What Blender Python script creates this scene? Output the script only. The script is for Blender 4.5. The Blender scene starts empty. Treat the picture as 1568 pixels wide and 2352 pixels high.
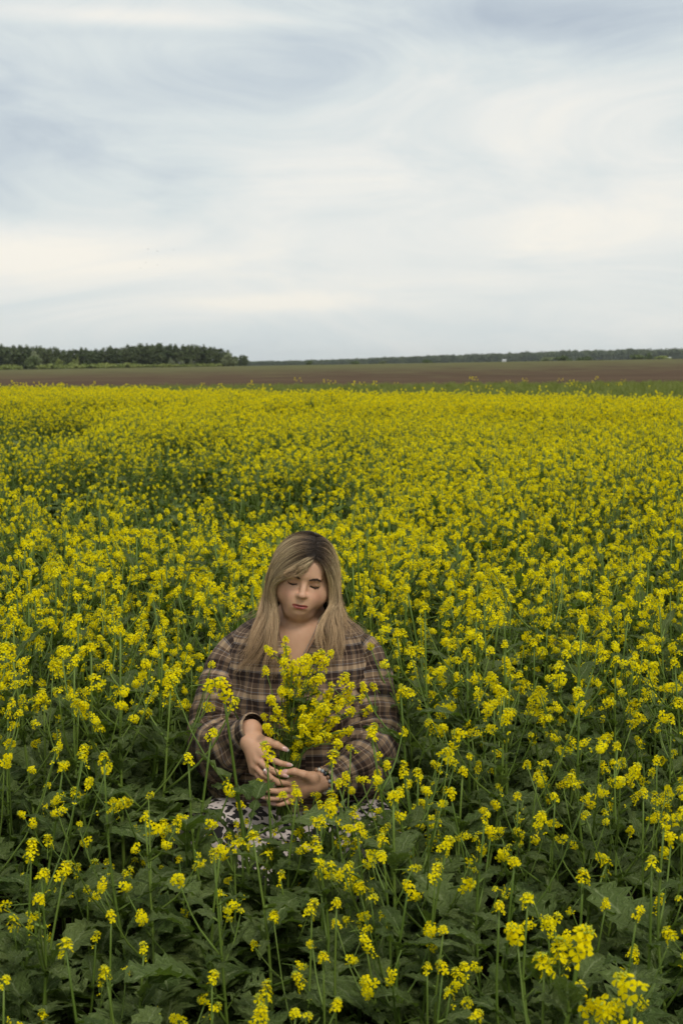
import bpy, math, random
import numpy as np
from mathutils import Vector, Matrix, Euler, noise as mnoise
from mathutils.bvhtree import BVHTree

PI = math.pi
rad = math.radians
scene = bpy.context.scene

# ------------------------------------------------------------------ camera
CAM_H = 1.70
FPX = 1422.0                      # focal length in pixels of a 682 x 1024 picture
PITCH = math.atan((512 - 366) / FPX)
cam_data = bpy.data.cameras.new('camera')
cam_data.sensor_fit = 'VERTICAL'
cam_data.sensor_height = 36.0
cam_data.lens = 36.0 * FPX / 1024.0
cam_data.clip_start = 0.05
cam_data.clip_end = 12000.0
cam_data.dof.use_dof = True
cam_data.dof.focus_distance = 4.25
cam_data.dof.aperture_fstop = 8.0
cam = bpy.data.objects.new('camera', cam_data)
cam.location = (0, 0, CAM_H)
cam.rotation_euler = (PI / 2 - PITCH, 0, 0)
scene.collection.objects.link(cam)
scene.camera = cam

# ------------------------------------------------------------------ sky
SUN_ELEV, SUN_AZ = rad(52), rad(150)       # azimuth clockwise from +Y: behind the camera, to the right
world = bpy.data.worlds.new('World')
scene.world = world
world.use_nodes = True
wt = world.node_tree
for n in list(wt.nodes):
    wt.nodes.remove(n)


def N(tree, kind, **kw):
    n = tree.nodes.new(kind)
    for k, v in kw.items():
        if k == 'ins':
            for kk, vv in v.items():
                n.inputs[kk].default_value = vv
        else:
            setattr(n, k, v)
    return n


def ramp(tree, stops, interp='LINEAR'):
    n = tree.nodes.new('ShaderNodeValToRGB')
    n.color_ramp.interpolation = interp
    el = n.color_ramp.elements
    while len(el) < len(stops):
        el.new(0.5)
    for e, (p, c) in zip(el, stops):
        e.position = p
        e.color = (*c, 1) if len(c) == 3 else c
    return n


def mathn(tree, op, a, b=None, c=None, clamp=False):
    n = tree.nodes.new('ShaderNodeMath')
    n.operation = op
    n.use_clamp = clamp
    for i, v in enumerate((a, b, c)):
        if v is None:
            continue
        if isinstance(v, (int, float)):
            n.inputs[i].default_value = v
        else:
            tree.links.new(v, n.inputs[i])
    return n.outputs[0]


def mixc(tree, fac, a, b, blend='MIX'):
    n = tree.nodes.new('ShaderNodeMix')
    n.data_type = 'RGBA'
    n.blend_type = blend
    n.clamp_factor = True
    for s, v in ((n.inputs[0], fac), (n.inputs[6], a), (n.inputs[7], b)):
        if isinstance(v, (int, float)):
            s.default_value = v
        elif isinstance(v, tuple):
            s.default_value = (*v, 1) if len(v) == 3 else v
        else:
            tree.links.new(v, s)
    return n.outputs[2]


def build_sky():
    t = wt
    L = t.links
    tc = N(t, 'ShaderNodeTexCoord')
    sky = N(t, 'ShaderNodeTexSky', sky_type='NISHITA', sun_disc=False)
    sky.sun_elevation = SUN_ELEV
    sky.sun_rotation = SUN_AZ
    sky.air_density = 1.0
    sky.dust_density = 2.0
    skyc = mixc(t, 1.0, sky.outputs[0], (0.085, 0.085, 0.085), 'MULTIPLY')
    # stretched cloud noise on the sphere of directions
    mp = N(t, 'ShaderNodeMapping')
    mp.inputs['Scale'].default_value = (1.0, 1.0, 2.9)
    mp.inputs['Rotation'].default_value = (0, rad(13), 0)
    mp.inputs['Location'].default_value = (3.37, 0.4, 0.62)
    L.new(tc.outputs['Generated'], mp.inputs['Vector'])
    n1 = N(t, 'ShaderNodeTexNoise', ins={'Scale': 2.2, 'Detail': 6.0, 'Roughness': 0.46, 'Distortion': 0.5})
    L.new(mp.outputs[0], n1.inputs['Vector'])
    mp2 = N(t, 'ShaderNodeMapping')
    mp2.inputs['Scale'].default_value = (1.0, 1.0, 3.6)
    mp2.inputs['Rotation'].default_value = (0, rad(-9), 0)
    L.new(tc.outputs['Generated'], mp2.inputs['Vector'])
    n2 = N(t, 'ShaderNodeTexNoise', ins={'Scale': 5.0, 'Detail': 8.0, 'Roughness': 0.60, 'Distortion': 1.6})
    L.new(mp2.outputs[0], n2.inputs['Vector'])
    v = mathn(t, 'ADD', mathn(t, 'MULTIPLY', n1.outputs[0], 0.50), mathn(t, 'ADD', mathn(t, 'MULTIPLY', n2.outputs[0], 0.42), 0.04))
    sx = N(t, 'ShaderNodeSeparateXYZ')
    L.new(tc.outputs['Generated'], sx.inputs[0])

    # cloud banks: soft light and dark masses at their own directions in the sky
    def blob(cx, cz, wx, wz, amp):
        dx = mathn(t, 'DIVIDE', mathn(t, 'SUBTRACT', sx.outputs[0], cx), wx)
        dz = mathn(t, 'DIVIDE', mathn(t, 'SUBTRACT', sx.outputs[2], cz), wz)
        d2 = mathn(t, 'ADD', mathn(t, 'MULTIPLY', dx, dx), mathn(t, 'MULTIPLY', dz, dz))
        front = mathn(t, 'GREATER_THAN', sx.outputs[1], 0.0)
        g = mathn(t, 'MULTIPLY', mathn(t, 'EXPONENT', mathn(t, 'MULTIPLY', d2, -1.0)), front)
        return mathn(t, 'MULTIPLY', g, amp)
    def uz(px, py):    # picture place -> direction x, z
        d = Vector(((px - 784) / 1568 * 682 / FPX, 1, 0))
        a = math.atan((py * 0.43537 - 512) / FPX) + PITCH
        d.z = -math.tan(a)
        d.normalize()
        return d.x, d.z
    for px, py, wx, wz, amp in ((40, 330, .15, .056, -.13), (330, 420, .09, .034, -.05), (1200, 40, .11, .022, -.22),
                                (300, 38, .13, .006, .16), (420, 75, .10, .006, -.05), (1180, 270, .17, .050, .12), (60, 590, .10, .020, .24),
                                (640, 695, .07, .006, .18), (1350, 520, .12, .02, .08), (500, 780, .40, .012, -.06),
                                (560, 190, .09, .025, -.04)):
        cx, cz = uz(px, py)
        v = mathn(t, 'ADD', v, blob(cx, cz, wx, wz, amp))
    cr = ramp(t, [(0.22, (0.425, 0.485, 0.55)), (0.34, (0.525, 0.585, 0.625)), (0.45, (0.64, 0.69, 0.69)),
                  (0.57, (0.765, 0.77, 0.735)), (0.70, (0.885, 0.84, 0.75))])
    L.new(v, cr.inputs[0])
    # air near the horizon: greyer
    hz = mathn(t, 'MULTIPLY', mathn(t, 'EXPONENT', mathn(t, 'MULTIPLY', mathn(t, 'ABSOLUTE', sx.outputs[2]), -30.0)), 0.6)
    col = mixc(t, hz, cr.outputs[0], (0.655, 0.695, 0.685))
    col = mixc(t, 0.93, skyc, col)
    bg = N(t, 'ShaderNodeBackground')
    bg.inputs['Strength'].default_value = 1.0
    L.new(col, bg.inputs['Color'])
    out = N(t, 'ShaderNodeOutputWorld')
    L.new(bg.outputs[0], out.inputs['Surface'])


build_sky()

# ------------------------------------------------------------------ sun through thin cloud
sun_data = bpy.data.lights.new('sun', 'SUN')
sun_data.energy = 1.5
sun_data.angle = rad(14)
sun_data.color = (1.0, 0.94, 0.84)
sun = bpy.data.objects.new('sun', sun_data)
sd = Vector((math.sin(SUN_AZ) * math.cos(SUN_ELEV), math.cos(SUN_AZ) * math.cos(SUN_ELEV), math.sin(SUN_ELEV)))
sun.rotation_euler = (-sd).to_track_quat('-Z', 'Y').to_euler()
scene.collection.objects.link(sun)

scene.view_settings.view_transform = 'Standard'
scene.view_settings.look = 'None'
scene.view_settings.exposure = 0.2
scene.view_settings.gamma = 1.0
scene.view_settings.use_curve_mapping = False
scene.render.engine = 'CYCLES'
cy = scene.cycles
cy.max_bounces = 7
cy.diffuse_bounces = 3
cy.glossy_bounces = 2
cy.transmission_bounces = 4
cy.transparent_max_bounces = 8
cy.volume_bounces = 0
cy.caustics_reflective = False
cy.caustics_refractive = False
cy.use_denoising = True

# ------------------------------------------------------------------ helpers
col_main = scene.collection


def ray(px, py):
    """direction of a pixel of the 682 x 1024 picture, scaled to y = 1"""
    u, w = (px - 341) / FPX, -(py - 512) / FPX
    d = Vector((u, math.cos(PITCH) + w * math.sin(PITCH), -math.sin(PITCH) + w * math.cos(PITCH)))
    return d / d.y


def at(px, py, D):
    return Vector((0, 0, CAM_H)) + ray(px, py) * D


def project(p):
    d = Vector(p) - Vector((0, 0, CAM_H))
    f = d.y * math.cos(PITCH) - d.z * math.sin(PITCH)
    u = d.y * math.sin(PITCH) + d.z * math.cos(PITCH)
    return 341 + FPX * d.x / f, 512 - FPX * u / f


def smooth01(a, b, x):
    t = np.clip((np.asarray(x, float) - a) / (b - a), 0, 1)
    return t * t * (3 - 2 * t)


class MB:
    """collects vertices, faces, material numbers and uv, and makes one mesh"""
    def __init__(self):
        self.v, self.f, self.m, self.uv, self.n = [], [], [], [], 0

    def add(self, verts, faces, mat=0, uv=None):
        verts = np.asarray(verts, float).reshape(-1, 3)
        self.v.append(verts)
        n = self.n
        self.f.extend([tuple(i + n for i in f) for f in faces])
        self.m.extend([mat] * len(faces))
        self.uv.append(np.zeros((len(verts), 2)) if uv is None else np.asarray(uv, float))
        self.n += len(verts)

    def add_mb(self, o, M=None, matmap=None):
        for_v = np.concatenate(o.v)
        if M is not None:
            A = np.array(M)
            for_v = for_v @ A[:3, :3].T + A[:3, 3]
        n = self.n
        self.v.append(for_v)
        self.f.extend([tuple(i + n for i in f) for f in o.f])
        self.m.extend(o.m if matmap is None else [matmap[i] for i in o.m])
        self.uv.append(np.concatenate(o.uv))
        self.n += len(for_v)

    def mesh(self, name, mats, smooth=True):
        me = bpy.data.meshes.new(name)
        V = np.concatenate(self.v)
        me.from_pydata(V.tolist(), [], self.f)
        for m in mats:
            me.materials.append(m)
        me.polygons.foreach_set('material_index', np.array(self.m, dtype=np.int32))
        me.polygons.foreach_set('use_smooth', np.full(len(self.f), smooth))
        UV = np.concatenate(self.uv)
        lay = me.uv_layers.new(name='UVMap')
        li = np.empty(len(me.loops), dtype=np.int32)
        me.loops.foreach_get('vertex_index', li)
        lay.data.foreach_set('uv', UV[li].astype(np.float32).ravel())
        me.update()
        return me


def link(name, data, parent=None, M=None):
    o = bpy.data.objects.new(name, data)
    col_main.objects.link(o)
    if parent is not None:
        o.parent = parent
    if M is not None:
        o.matrix_basis = M
    return o


def tag(o, label=None, cat=None, group=None, kind=None):
    if label:
        o['label'] = label
    if cat:
        o['category'] = cat
    if group:
        o['group'] = group
    if kind:
        o['kind'] = kind
    return o


def tube(pts, radii, sides=5, cap=True):
    """verts and faces of a tube along points"""
    P = np.asarray(pts, float)
    n = len(P)
    R = np.full(n, radii, float) if np.isscalar(radii) else np.asarray(radii, float)
    T = np.gradient(P, axis=0)
    T /= np.linalg.norm(T, axis=1)[:, None] + 1e-12
    a = np.array((0, 0, 1.0)) if abs(T[0, 2]) < 0.9 else np.array((1.0, 0, 0))
    u = np.cross(T[0], a)
    u /= np.linalg.norm(u)
    V = []
    ang = np.arange(sides) * 2 * PI / sides
    for i in range(n):
        u = u - T[i] * (u @ T[i])
        u /= np.linalg.norm(u) + 1e-12
        w = np.cross(T[i], u)
        V.append(P[i] + R[i] * (np.cos(ang)[:, None] * u + np.sin(ang)[:, None] * w))
    V = np.concatenate(V)
    F = []
    for i in range(n - 1):
        for k in range(sides):
            k2 = (k + 1) % sides
            F.append((i * sides + k, i * sides + k2, (i + 1) * sides + k2, (i + 1) * sides + k))
    if cap:
        F.append(tuple(reversed(range(sides))))
        F.append(tuple((n - 1) * sides + k for k in range(sides)))
    return V, F


def bez(pts, n):
    """smooth curve through points (Catmull-Rom), n samples"""
    P = np.asarray(pts, float)
    if len(P) == 2:
        return P[0] + np.linspace(0, 1, n)[:, None] * (P[1] - P[0])
    Q = np.vstack([2 * P[0] - P[1], P, 2 * P[-1] - P[-2]])
    seg = np.linalg.norm(np.diff(P, axis=0), axis=1)
    cum = np.concatenate([[0], np.cumsum(seg)])
    out = []
    for s in np.linspace(0, cum[-1], n):
        i = min(int(np.searchsorted(cum, s, side='right') - 1), len(P) - 2)
        t = (s - cum[i]) / (seg[i] + 1e-12)
        p0, p1, p2, p3 = Q[i], Q[i + 1], Q[i + 2], Q[i + 3]
        out.append(0.5 * (2 * p1 + (p2 - p0) * t + (2 * p0 - 5 * p1 + 4 * p2 - p3) * t * t + (3 * p1 - p0 - 3 * p2 + p3) * t ** 3))
    return np.array(out)


def grid_faces(nu, nv, close_u=False):
    """faces of a grid of vertices stored [v][u]"""
    F = []
    for j in range(nv - 1):
        for i in range(nu if close_u else nu - 1):
            i2 = (i + 1) % nu
            F.append((j * nu + i, j * nu + i2, (j + 1) * nu + i2, (j + 1) * nu + i))
    return F


def ico(r=1.0, c=(0, 0, 0), seg=8, rings=5, sc=(1, 1, 1)):
    V, F = [], []
    for j in range(rings + 1):
        ph = PI * j / rings
        for i in range(seg):
            th = 2 * PI * i / seg
            V.append((c[0] + r * sc[0] * math.sin(ph) * math.cos(th), c[1] + r * sc[1] * math.sin(ph) * math.sin(th), c[2] + r * sc[2] * math.cos(ph)))
    for j in range(rings):
        for i in range(seg):
            i2 = (i + 1) % seg
            F.append((j * seg + i, (j + 1) * seg + i, (j + 1) * seg + i2, j * seg + i2))
    return V, F


# ------------------------------------------------------------------ materials
def new_mat(name):
    m = bpy.data.materials.new(name)
    m.use_nodes = True
    t = m.node_tree
    b = t.nodes.get('Principled BSDF')
    return m, t, b, t.nodes.get('Material Output')


def bump(t, b, height, strength, dist=0.01):
    n = N(t, 'ShaderNodeBump', ins={'Strength': strength, 'Distance': dist})
    t.links.new(height, n.inputs['Height'])
    t.links.new(n.outputs[0], b.inputs['Normal'])
    return n


def plant_mat(name, c1, c2, rough=0.55, trans=0.3, tcol=None, spec=0.3, veins=False, scale=30.0):
    """leaf-like material: two tones by noise and by object, with light passing through"""
    m, t, b, out = new_mat(name)
    L = t.links
    tc = N(t, 'ShaderNodeTexCoord')
    oi = N(t, 'ShaderNodeObjectInfo')
    nz = N(t, 'ShaderNodeTexNoise', ins={'Scale': scale, 'Detail': 3.0})
    L.new(tc.outputs['Object'], nz.inputs['Vector'])
    f = mathn(t, 'ADD', mathn(t, 'MULTIPLY', nz.outputs[0], 0.5), mathn(t, 'MULTIPLY', oi.outputs['Random'], 0.65))
    f = mathn(t, 'SUBTRACT', f, 0.1, clamp=True)
    col = mixc(t, f, c1, c2)
    if veins:
        sp = N(t, 'ShaderNodeSeparateXYZ')
        L.new(tc.outputs['UV'], sp.inputs[0])
        a = mathn(t, 'ABSOLUTE', mathn(t, 'SUBTRACT', sp.outputs[1], 0.5))
        mid = mathn(t, 'LESS_THAN', a, 0.035)
        q = mathn(t, 'SUBTRACT', mathn(t, 'MULTIPLY', sp.outputs[0], 9.0), mathn(t, 'MULTIPLY', a, 5.0))
        fr = mathn(t, 'ABSOLUTE', mathn(t, 'SUBTRACT', mathn(t, 'FRACT', q), 0.5))
        side = mathn(t, 'LESS_THAN', fr, 0.06)
        vein = mathn(t, 'MAXIMUM', mathn(t, 'MULTIPLY', mid, 0.9), mathn(t, 'MULTIPLY', side, 0.42))
        col = mixc(t, vein, col, (0.25, 0.31, 0.13))
        wr = N(t, 'ShaderNodeTexVoronoi', ins={'Scale': 22.0})
        mpw = N(t, 'ShaderNodeMapping')
        mpw.inputs['Scale'].default_value = (1.6, 1, 1)
        L.new(tc.outputs['UV'], mpw.inputs[0])
        L.new(mpw.outputs[0], wr.inputs['Vector'])
        h = mathn(t, 'ADD', mathn(t, 'MULTIPLY', wr.outputs['Distance'], 0.8), mathn(t, 'MULTIPLY', fr, 0.9))
        bump(t, b, h, 0.8, 0.008)
    L.new(col, b.inputs['Base Color'])
    b.inputs['Roughness'].default_value = rough
    b.inputs['Specular IOR Level'].default_value = spec
    if trans > 0:
        tr = N(t, 'ShaderNodeBsdfTranslucent')
        if tcol:
            L.new(mixc(t, 0.7, col, tcol), tr.inputs['Color'])
        else:
            L.new(col, tr.inputs['Color'])
        mx = N(t, 'ShaderNodeMixShader', ins={0: trans})
        L.new(b.outputs[0], mx.inputs[1])
        L.new(tr.outputs[0], mx.inputs[2])
        L.new(mx.outputs[0], out.inputs['Surface'])
    return m


def plain_mat(name, c1, c2=None, rough=0.7, spec=0.3, scale=20.0, bmp=0.0, metallic=0.0):
    m, t, b, out = new_mat(name)
    nz = N(t, 'ShaderNodeTexNoise', ins={'Scale': scale, 'Detail': 5.0})
    tc = N(t, 'ShaderNodeTexCoord')
    t.links.new(tc.outputs['Object'], nz.inputs['Vector'])
    cr = ramp(t, [(0.3, c1), (0.7, c2 or c1)])
    t.links.new(nz.outputs[0], cr.inputs[0])
    t.links.new(cr.outputs[0], b.inputs['Base Color'])
    b.inputs['Roughness'].default_value = rough
    b.inputs['Specular IOR Level'].default_value = spec
    b.inputs['Metallic'].default_value = metallic
    if bmp:
        bump(t, b, nz.outputs[0], bmp)
    return m


M_STEM = plant_mat('stem_green', (0.075, 0.130, 0.016), (0.155, 0.22, 0.036), rough=0.5, trans=0.0, scale=9.0)
M_LEAF = plant_mat('mustard_leaf', (0.066, 0.116, 0.022), (0.195, 0.25, 0.078), rough=0.55, trans=0.32,
                   tcol=(0.15, 0.25, 0.012), spec=0.22, veins=True, scale=14.0)
M_PETAL = plant_mat('yellow_petal', (0.93, 0.775, 0.002), (0.98, 0.875, 0.006), rough=0.7, trans=0.46, spec=0.05, scale=60.0)
M_BUD = plant_mat('green_bud', (0.26, 0.34, 0.02), (0.50, 0.50, 0.03), rough=0.5, trans=0.0, scale=150.0)
PLANT_MATS = [M_STEM, M_LEAF, M_PETAL, M_BUD]
# ------------------------------------------------------------------ land
def terrain_z(x, y):
    x, y = np.asarray(x, float), np.asarray(y, float)
    s = np.clip(x / np.maximum(y, 1.0), -0.7, 0.7)
    e = (1.5 + 23.0 * np.clip(s, -0.5, 0.5)) / FPX
    near = smooth01(110, 480, y) * (CAM_H + np.minimum(y, 520) * e)
    return near + np.maximum(y - 520, 0) * np.where(e > 0, e * 0.85, 0.0)


def field_edge(x):      # far edge of the mustard
    return 35.0 - 0.78 * np.clip(x, -24, 14)


def verge_edge(x):      # far edge of the weedy strip
    return np.maximum(94.0 + 0.74 * np.clip(x, -60, 90), field_edge(x) + 6)


def soil_mat():
    m, t, b, out = new_mat('dark_soil')
    tc = N(t, 'ShaderNodeTexCoord')
    n1 = N(t, 'ShaderNodeTexNoise', ins={'Scale': 6.0, 'Detail': 8.0, 'Roughness': 0.65})
    n2 = N(t, 'ShaderNodeTexNoise', ins={'Scale': 90.0, 'Detail': 4.0})
    t.links.new(tc.outputs['Object'], n1.inputs['Vector'])
    t.links.new(tc.outputs['Object'], n2.inputs['Vector'])
    cr = ramp(t, [(0.3, (0.018, 0.014, 0.010)), (0.55, (0.040, 0.029, 0.020)), (0.75, (0.075, 0.058, 0.040))])
    t.links.new(mathn(t, 'ADD', mathn(t, 'MULTIPLY', n1.outputs[0], 0.6), mathn(t, 'MULTIPLY', n2.outputs[0], 0.4)), cr.inputs[0])
    t.links.new(cr.outputs[0], b.inputs['Base Color'])
    b.inputs['Roughness'].default_value = 0.95
    b.inputs['Specular IOR Level'].default_value = 0.1
    bump(t, b, mathn(t, 'ADD', n1.outputs[0], n2.outputs[0]), 0.9, 0.03)
    return m


def meadow_mat():
    m, t, b, out = new_mat('meadow_ground')
    tc = N(t, 'ShaderNodeTexCoord')
    n1 = N(t, 'ShaderNodeTexNoise', ins={'Scale': 0.05, 'Detail': 8.0, 'Roughness': 0.7})
    t.links.new(tc.outputs['Object'], n1.inputs['Vector'])
    cr = ramp(t, [(0.35, (0.055, 0.075, 0.025)), (0.6, (0.10, 0.12, 0.04)), (0.75, (0.13, 0.115, 0.055))])
    t.links.new(n1.outputs[0], cr.inputs[0])
    t.links.new(cr.outputs[0], b.inputs['Base Color'])
    b.inputs['Roughness'].default_value = 1.0
    return m


def plough_mat():
    """bare brown tilth, with a flush of green weeds towards its far side"""
    m, t, b, out = new_mat('ploughed_earth')
    L = t.links
    tc = N(t, 'ShaderNodeTexCoord')
    sp = N(t, 'ShaderNodeSeparateXYZ')
    L.new(tc.outputs['Object'], sp.inputs[0])
    mp = N(t, 'ShaderNodeMapping')
    mp.inputs['Scale'].default_value = (0.10, 0.10, 0.1)
    mp.inputs['Rotation'].default_value = (0, 0, rad(8))
    L.new(tc.outputs['Object'], mp.inputs[0])
    n1 = N(t, 'ShaderNodeTexNoise', ins={'Scale': 1.0, 'Detail': 9.0, 'Roughness': 0.7})
    L.new(mp.outputs[0], n1.inputs['Vector'])
    mp3 = N(t, 'ShaderNodeMapping')
    mp3.inputs['Scale'].default_value = (0.012, 0.075, 0.1)
    mp3.inputs['Rotation'].default_value = (0, 0, rad(-12))
    L.new(tc.outputs['Object'], mp3.inputs[0])
    n3 = N(t, 'ShaderNodeTexNoise', ins={'Scale': 1.0, 'Detail': 5.0, 'Roughness': 0.6})
    L.new(mp3.outputs[0], n3.inputs['Vector'])
    f = mathn(t, 'ADD', mathn(t, 'MULTIPLY', n1.outputs[0], 0.55), mathn(t, 'MULTIPLY', n3.outputs[0], 0.45))
    cr = ramp(t, [(0.32, (0.050, 0.030, 0.017)), (0.5, (0.086, 0.054, 0.031)), (0.68, (0.125, 0.085, 0.050))])
    L.new(f, cr.inputs[0])
    d = mathn(t, 'DIVIDE', mathn(t, 'SUBTRACT', mathn(t, 'SUBTRACT', sp.outputs[1], mathn(t, 'MULTIPLY', sp.outputs[0], 0.8)), 190.0), 170.0)
    g = mathn(t, 'ADD', d, mathn(t, 'MULTIPLY', mathn(t, 'SUBTRACT', n1.outputs[0], 0.5), 3.4))
    g = mathn(t, 'MULTIPLY', mathn(t, 'MULTIPLY', g, 1.0, clamp=True), 0.72)
    col = mixc(t, g, cr.outputs[0], (0.125, 0.135, 0.050))
    L.new(col, b.inputs['Base Color'])
    b.inputs['Roughness'].default_value = 1.0
    b.inputs['Specular IOR Level'].default_value = 0.05
    bump(t, b, f, 0.8, 0.4)
    return m


def sheet(name, xs_ys, zoff, mat, label_kind='structure'):
    """xs_ys: array [nv][nu][2]"""
    A = np.asarray(xs_ys, float)
    nv, nu = A.shape[:2]
    P = A.reshape(-1, 2)
    z = terrain_z(P[:, 0], P[:, 1]) + zoff
    mb = MB()
    mb.add(np.c_[P, z], grid_faces(nu, nv))
    o = link(name, mb.mesh(name, [mat]))
    o['kind'] = label_kind
    return o


ys = np.concatenate([np.linspace(-60, 100, 9), np.geomspace(115, 600, 40), np.geomspace(640, 8000, 30)])
A = np.array([[(u * (60 + 1.0 * max(y, 0)), y) for u in np.linspace(-1, 1, 61)] for y in ys])
tag(sheet('ground', A, 0.0, meadow_mat()), 'level grassy land running out to the horizon', kind='structure')

# soil of the mustard field, slightly cloddy
xs = np.linspace(-70, 45, 60)
A = np.array([[(x, -12 + v * (field_edge(x) + 12)) for x in xs] for v in np.linspace(0, 1, 30)])
tag(sheet('field_soil', A, 0.012, soil_mat()), 'dark bare soil showing between the mustard stems', kind='structure')

xs = np.linspace(-60, 90, 70)
A = np.array([[(x, field_edge(x) + v * (verge_edge(x) - field_edge(x))) for x in xs] for v in np.linspace(0, 1, 14)])
M_VERGE = plain_mat('verge_ground', (0.11, 0.15, 0.03), (0.17, 0.20, 0.05), rough=1.0, scale=0.8)
tag(sheet('grass_verge', A, 0.012, M_VERGE), 'green weedy strip between mustard and ploughed field', kind='structure')

rows = []
for v in np.linspace(0, 1, 60):
    row = []
    for s in np.linspace(-0.55, 0.6, 90):
        y1 = 505.0
        # start of the row: the verge edge along this direction
        y0 = 94.0 / max(1 - 0.74 * s, 0.45)
        y = y0 * (y1 / y0) ** v
        row.append((s * y, y))
    rows.append(row)
tag(sheet('ploughed_field', np.array(rows), 0.035, plough_mat()), 'brown ploughed field beyond the mustard, greening at its far side', kind='structure')


# ------------------------------------------------------------------ geometry-node scatter (for uncountable growth)
def scatter_object(name, pts, rotz, scl, idx, protos, tilt=None):
    """one object: points carry rotation, scale and variant; protos: list of objects in an unlinked collection"""
    me = bpy.data.meshes.new(name)
    P = np.asarray(pts, np.float32)
    me.vertices.add(len(P))
    me.vertices.foreach_set('co', P.ravel())
    a = me.attributes.new('rot', 'FLOAT_VECTOR', 'POINT')
    R = np.zeros((len(P), 3), np.float32)
    R[:, 2] = rotz
    if tilt is not None:
        R[:, :2] = tilt
    a.data.foreach_set('vector', R.ravel())
    a = me.attributes.new('scl', 'FLOAT', 'POINT')
    a.data.foreach_set('value', np.asarray(scl, np.float32))
    a = me.attributes.new('idx', 'INT', 'POINT')
    a.data.foreach_set('value', np.asarray(idx, np.int32))
    o = link(name, me)
    cl = bpy.data.collections.new(name + '_kinds')
    for p in protos:
        cl.objects.link(p)
    g = bpy.data.node_groups.new(name + '_scatter', 'GeometryNodeTree')
    g.interface.new_socket('Geometry', in_out='INPUT', socket_type='NodeSocketGeometry')
    g.interface.new_socket('Geometry', in_out='OUTPUT', socket_type='NodeSocketGeometry')
    gi, go = g.nodes.new('NodeGroupInput'), g.nodes.new('NodeGroupOutput')
    ci = g.nodes.new('GeometryNodeCollectionInfo')
    ci.inputs['Collection'].default_value = cl
    ci.inputs['Separate Children'].default_value = True
    ci.inputs['Reset Children'].default_value = True
    ip = g.nodes.new('GeometryNodeInstanceOnPoints')
    ip.inputs['Pick Instance'].default_value = True
    def named(nm, dt):
        n = g.nodes.new('GeometryNodeInputNamedAttribute')
        n.data_type = dt
        n.inputs['Name'].default_value = nm
        return n.outputs['Attribute']
    L = g.links
    m2p = g.nodes.new('GeometryNodeMeshToPoints')
    L.new(gi.outputs[0], m2p.inputs['Mesh'])
    L.new(m2p.outputs[0], ip.inputs['Points'])
    L.new(ci.outputs[0], ip.inputs['Instance'])
    L.new(named('idx', 'INT'), ip.inputs['Instance Index'])
    e2r = g.nodes.new('FunctionNodeEulerToRotation')
    L.new(named('rot', 'FLOAT_VECTOR'), e2r.inputs[0])
    L.new(e2r.outputs[0], ip.inputs['Rotation'])
    L.new(named('scl', 'FLOAT'), ip.inputs['Scale'])
    L.new(ip.outputs[0], go.inputs[0])
    md = o.modifiers.new('scatter', 'NODES')
    md.node_group = g
    return o


def proto(name, mesh):
    return bpy.data.objects.new(name, mesh)


# ------------------------------------------------------------------ trees
M_BARK = plain_mat('grey_bark', (0.07, 0.06, 0.05), (0.16, 0.14, 0.12), rough=0.9, scale=3.0)
M_CROWN = [plant_mat('dark_crown', (0.050, 0.076, 0.025), (0.105, 0.130, 0.046), trans=0.15, scale=0.5),
           plant_mat('willow_crown', (0.070, 0.105, 0.026), (0.125, 0.16, 0.05), trans=0.15, scale=0.5),
           plant_mat('yellow_green_crown', (0.16, 0.21, 0.045), (0.25, 0.28, 0.07), trans=0.15, scale=0.5),
           plant_mat('pale_crown', (0.15, 0.18, 0.085), (0.21, 0.24, 0.12), trans=0.15, scale=0.5)]


def leaf_cloud(rng, centres, radii, per, size, flat=0.8):
    """small leaf-clump faces filling blobs, denser to their outside"""
    mb = MB()
    V, F = [], []
    k = 0
    for c, r in zip(centres, radii):
        for _ in range(per):
            d = rng.normal(size=3)
            d /= np.linalg.norm(d)
            p = np.asarray(c) + d * np.asarray(r) * rng.uniform(0.45, 1.08)
            a = rng.normal(size=3); a /= np.linalg.norm(a)
            b = np.cross(a, d + 0.3 * rng.normal(size=3)); b /= np.linalg.norm(b) + 1e-9
            s = size * rng.uniform(0.6, 1.4)
            q = s * flat * rng.uniform(0.6, 1.0)
            V += [p - a * s, p - b * q, p + a * s * rng.uniform(0.7, 1.2), p + b * q]
            F.append((k, k + 1, k + 2, k + 3))
            k += 4
    mb.add(np.array(V), F)
    return mb


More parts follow.
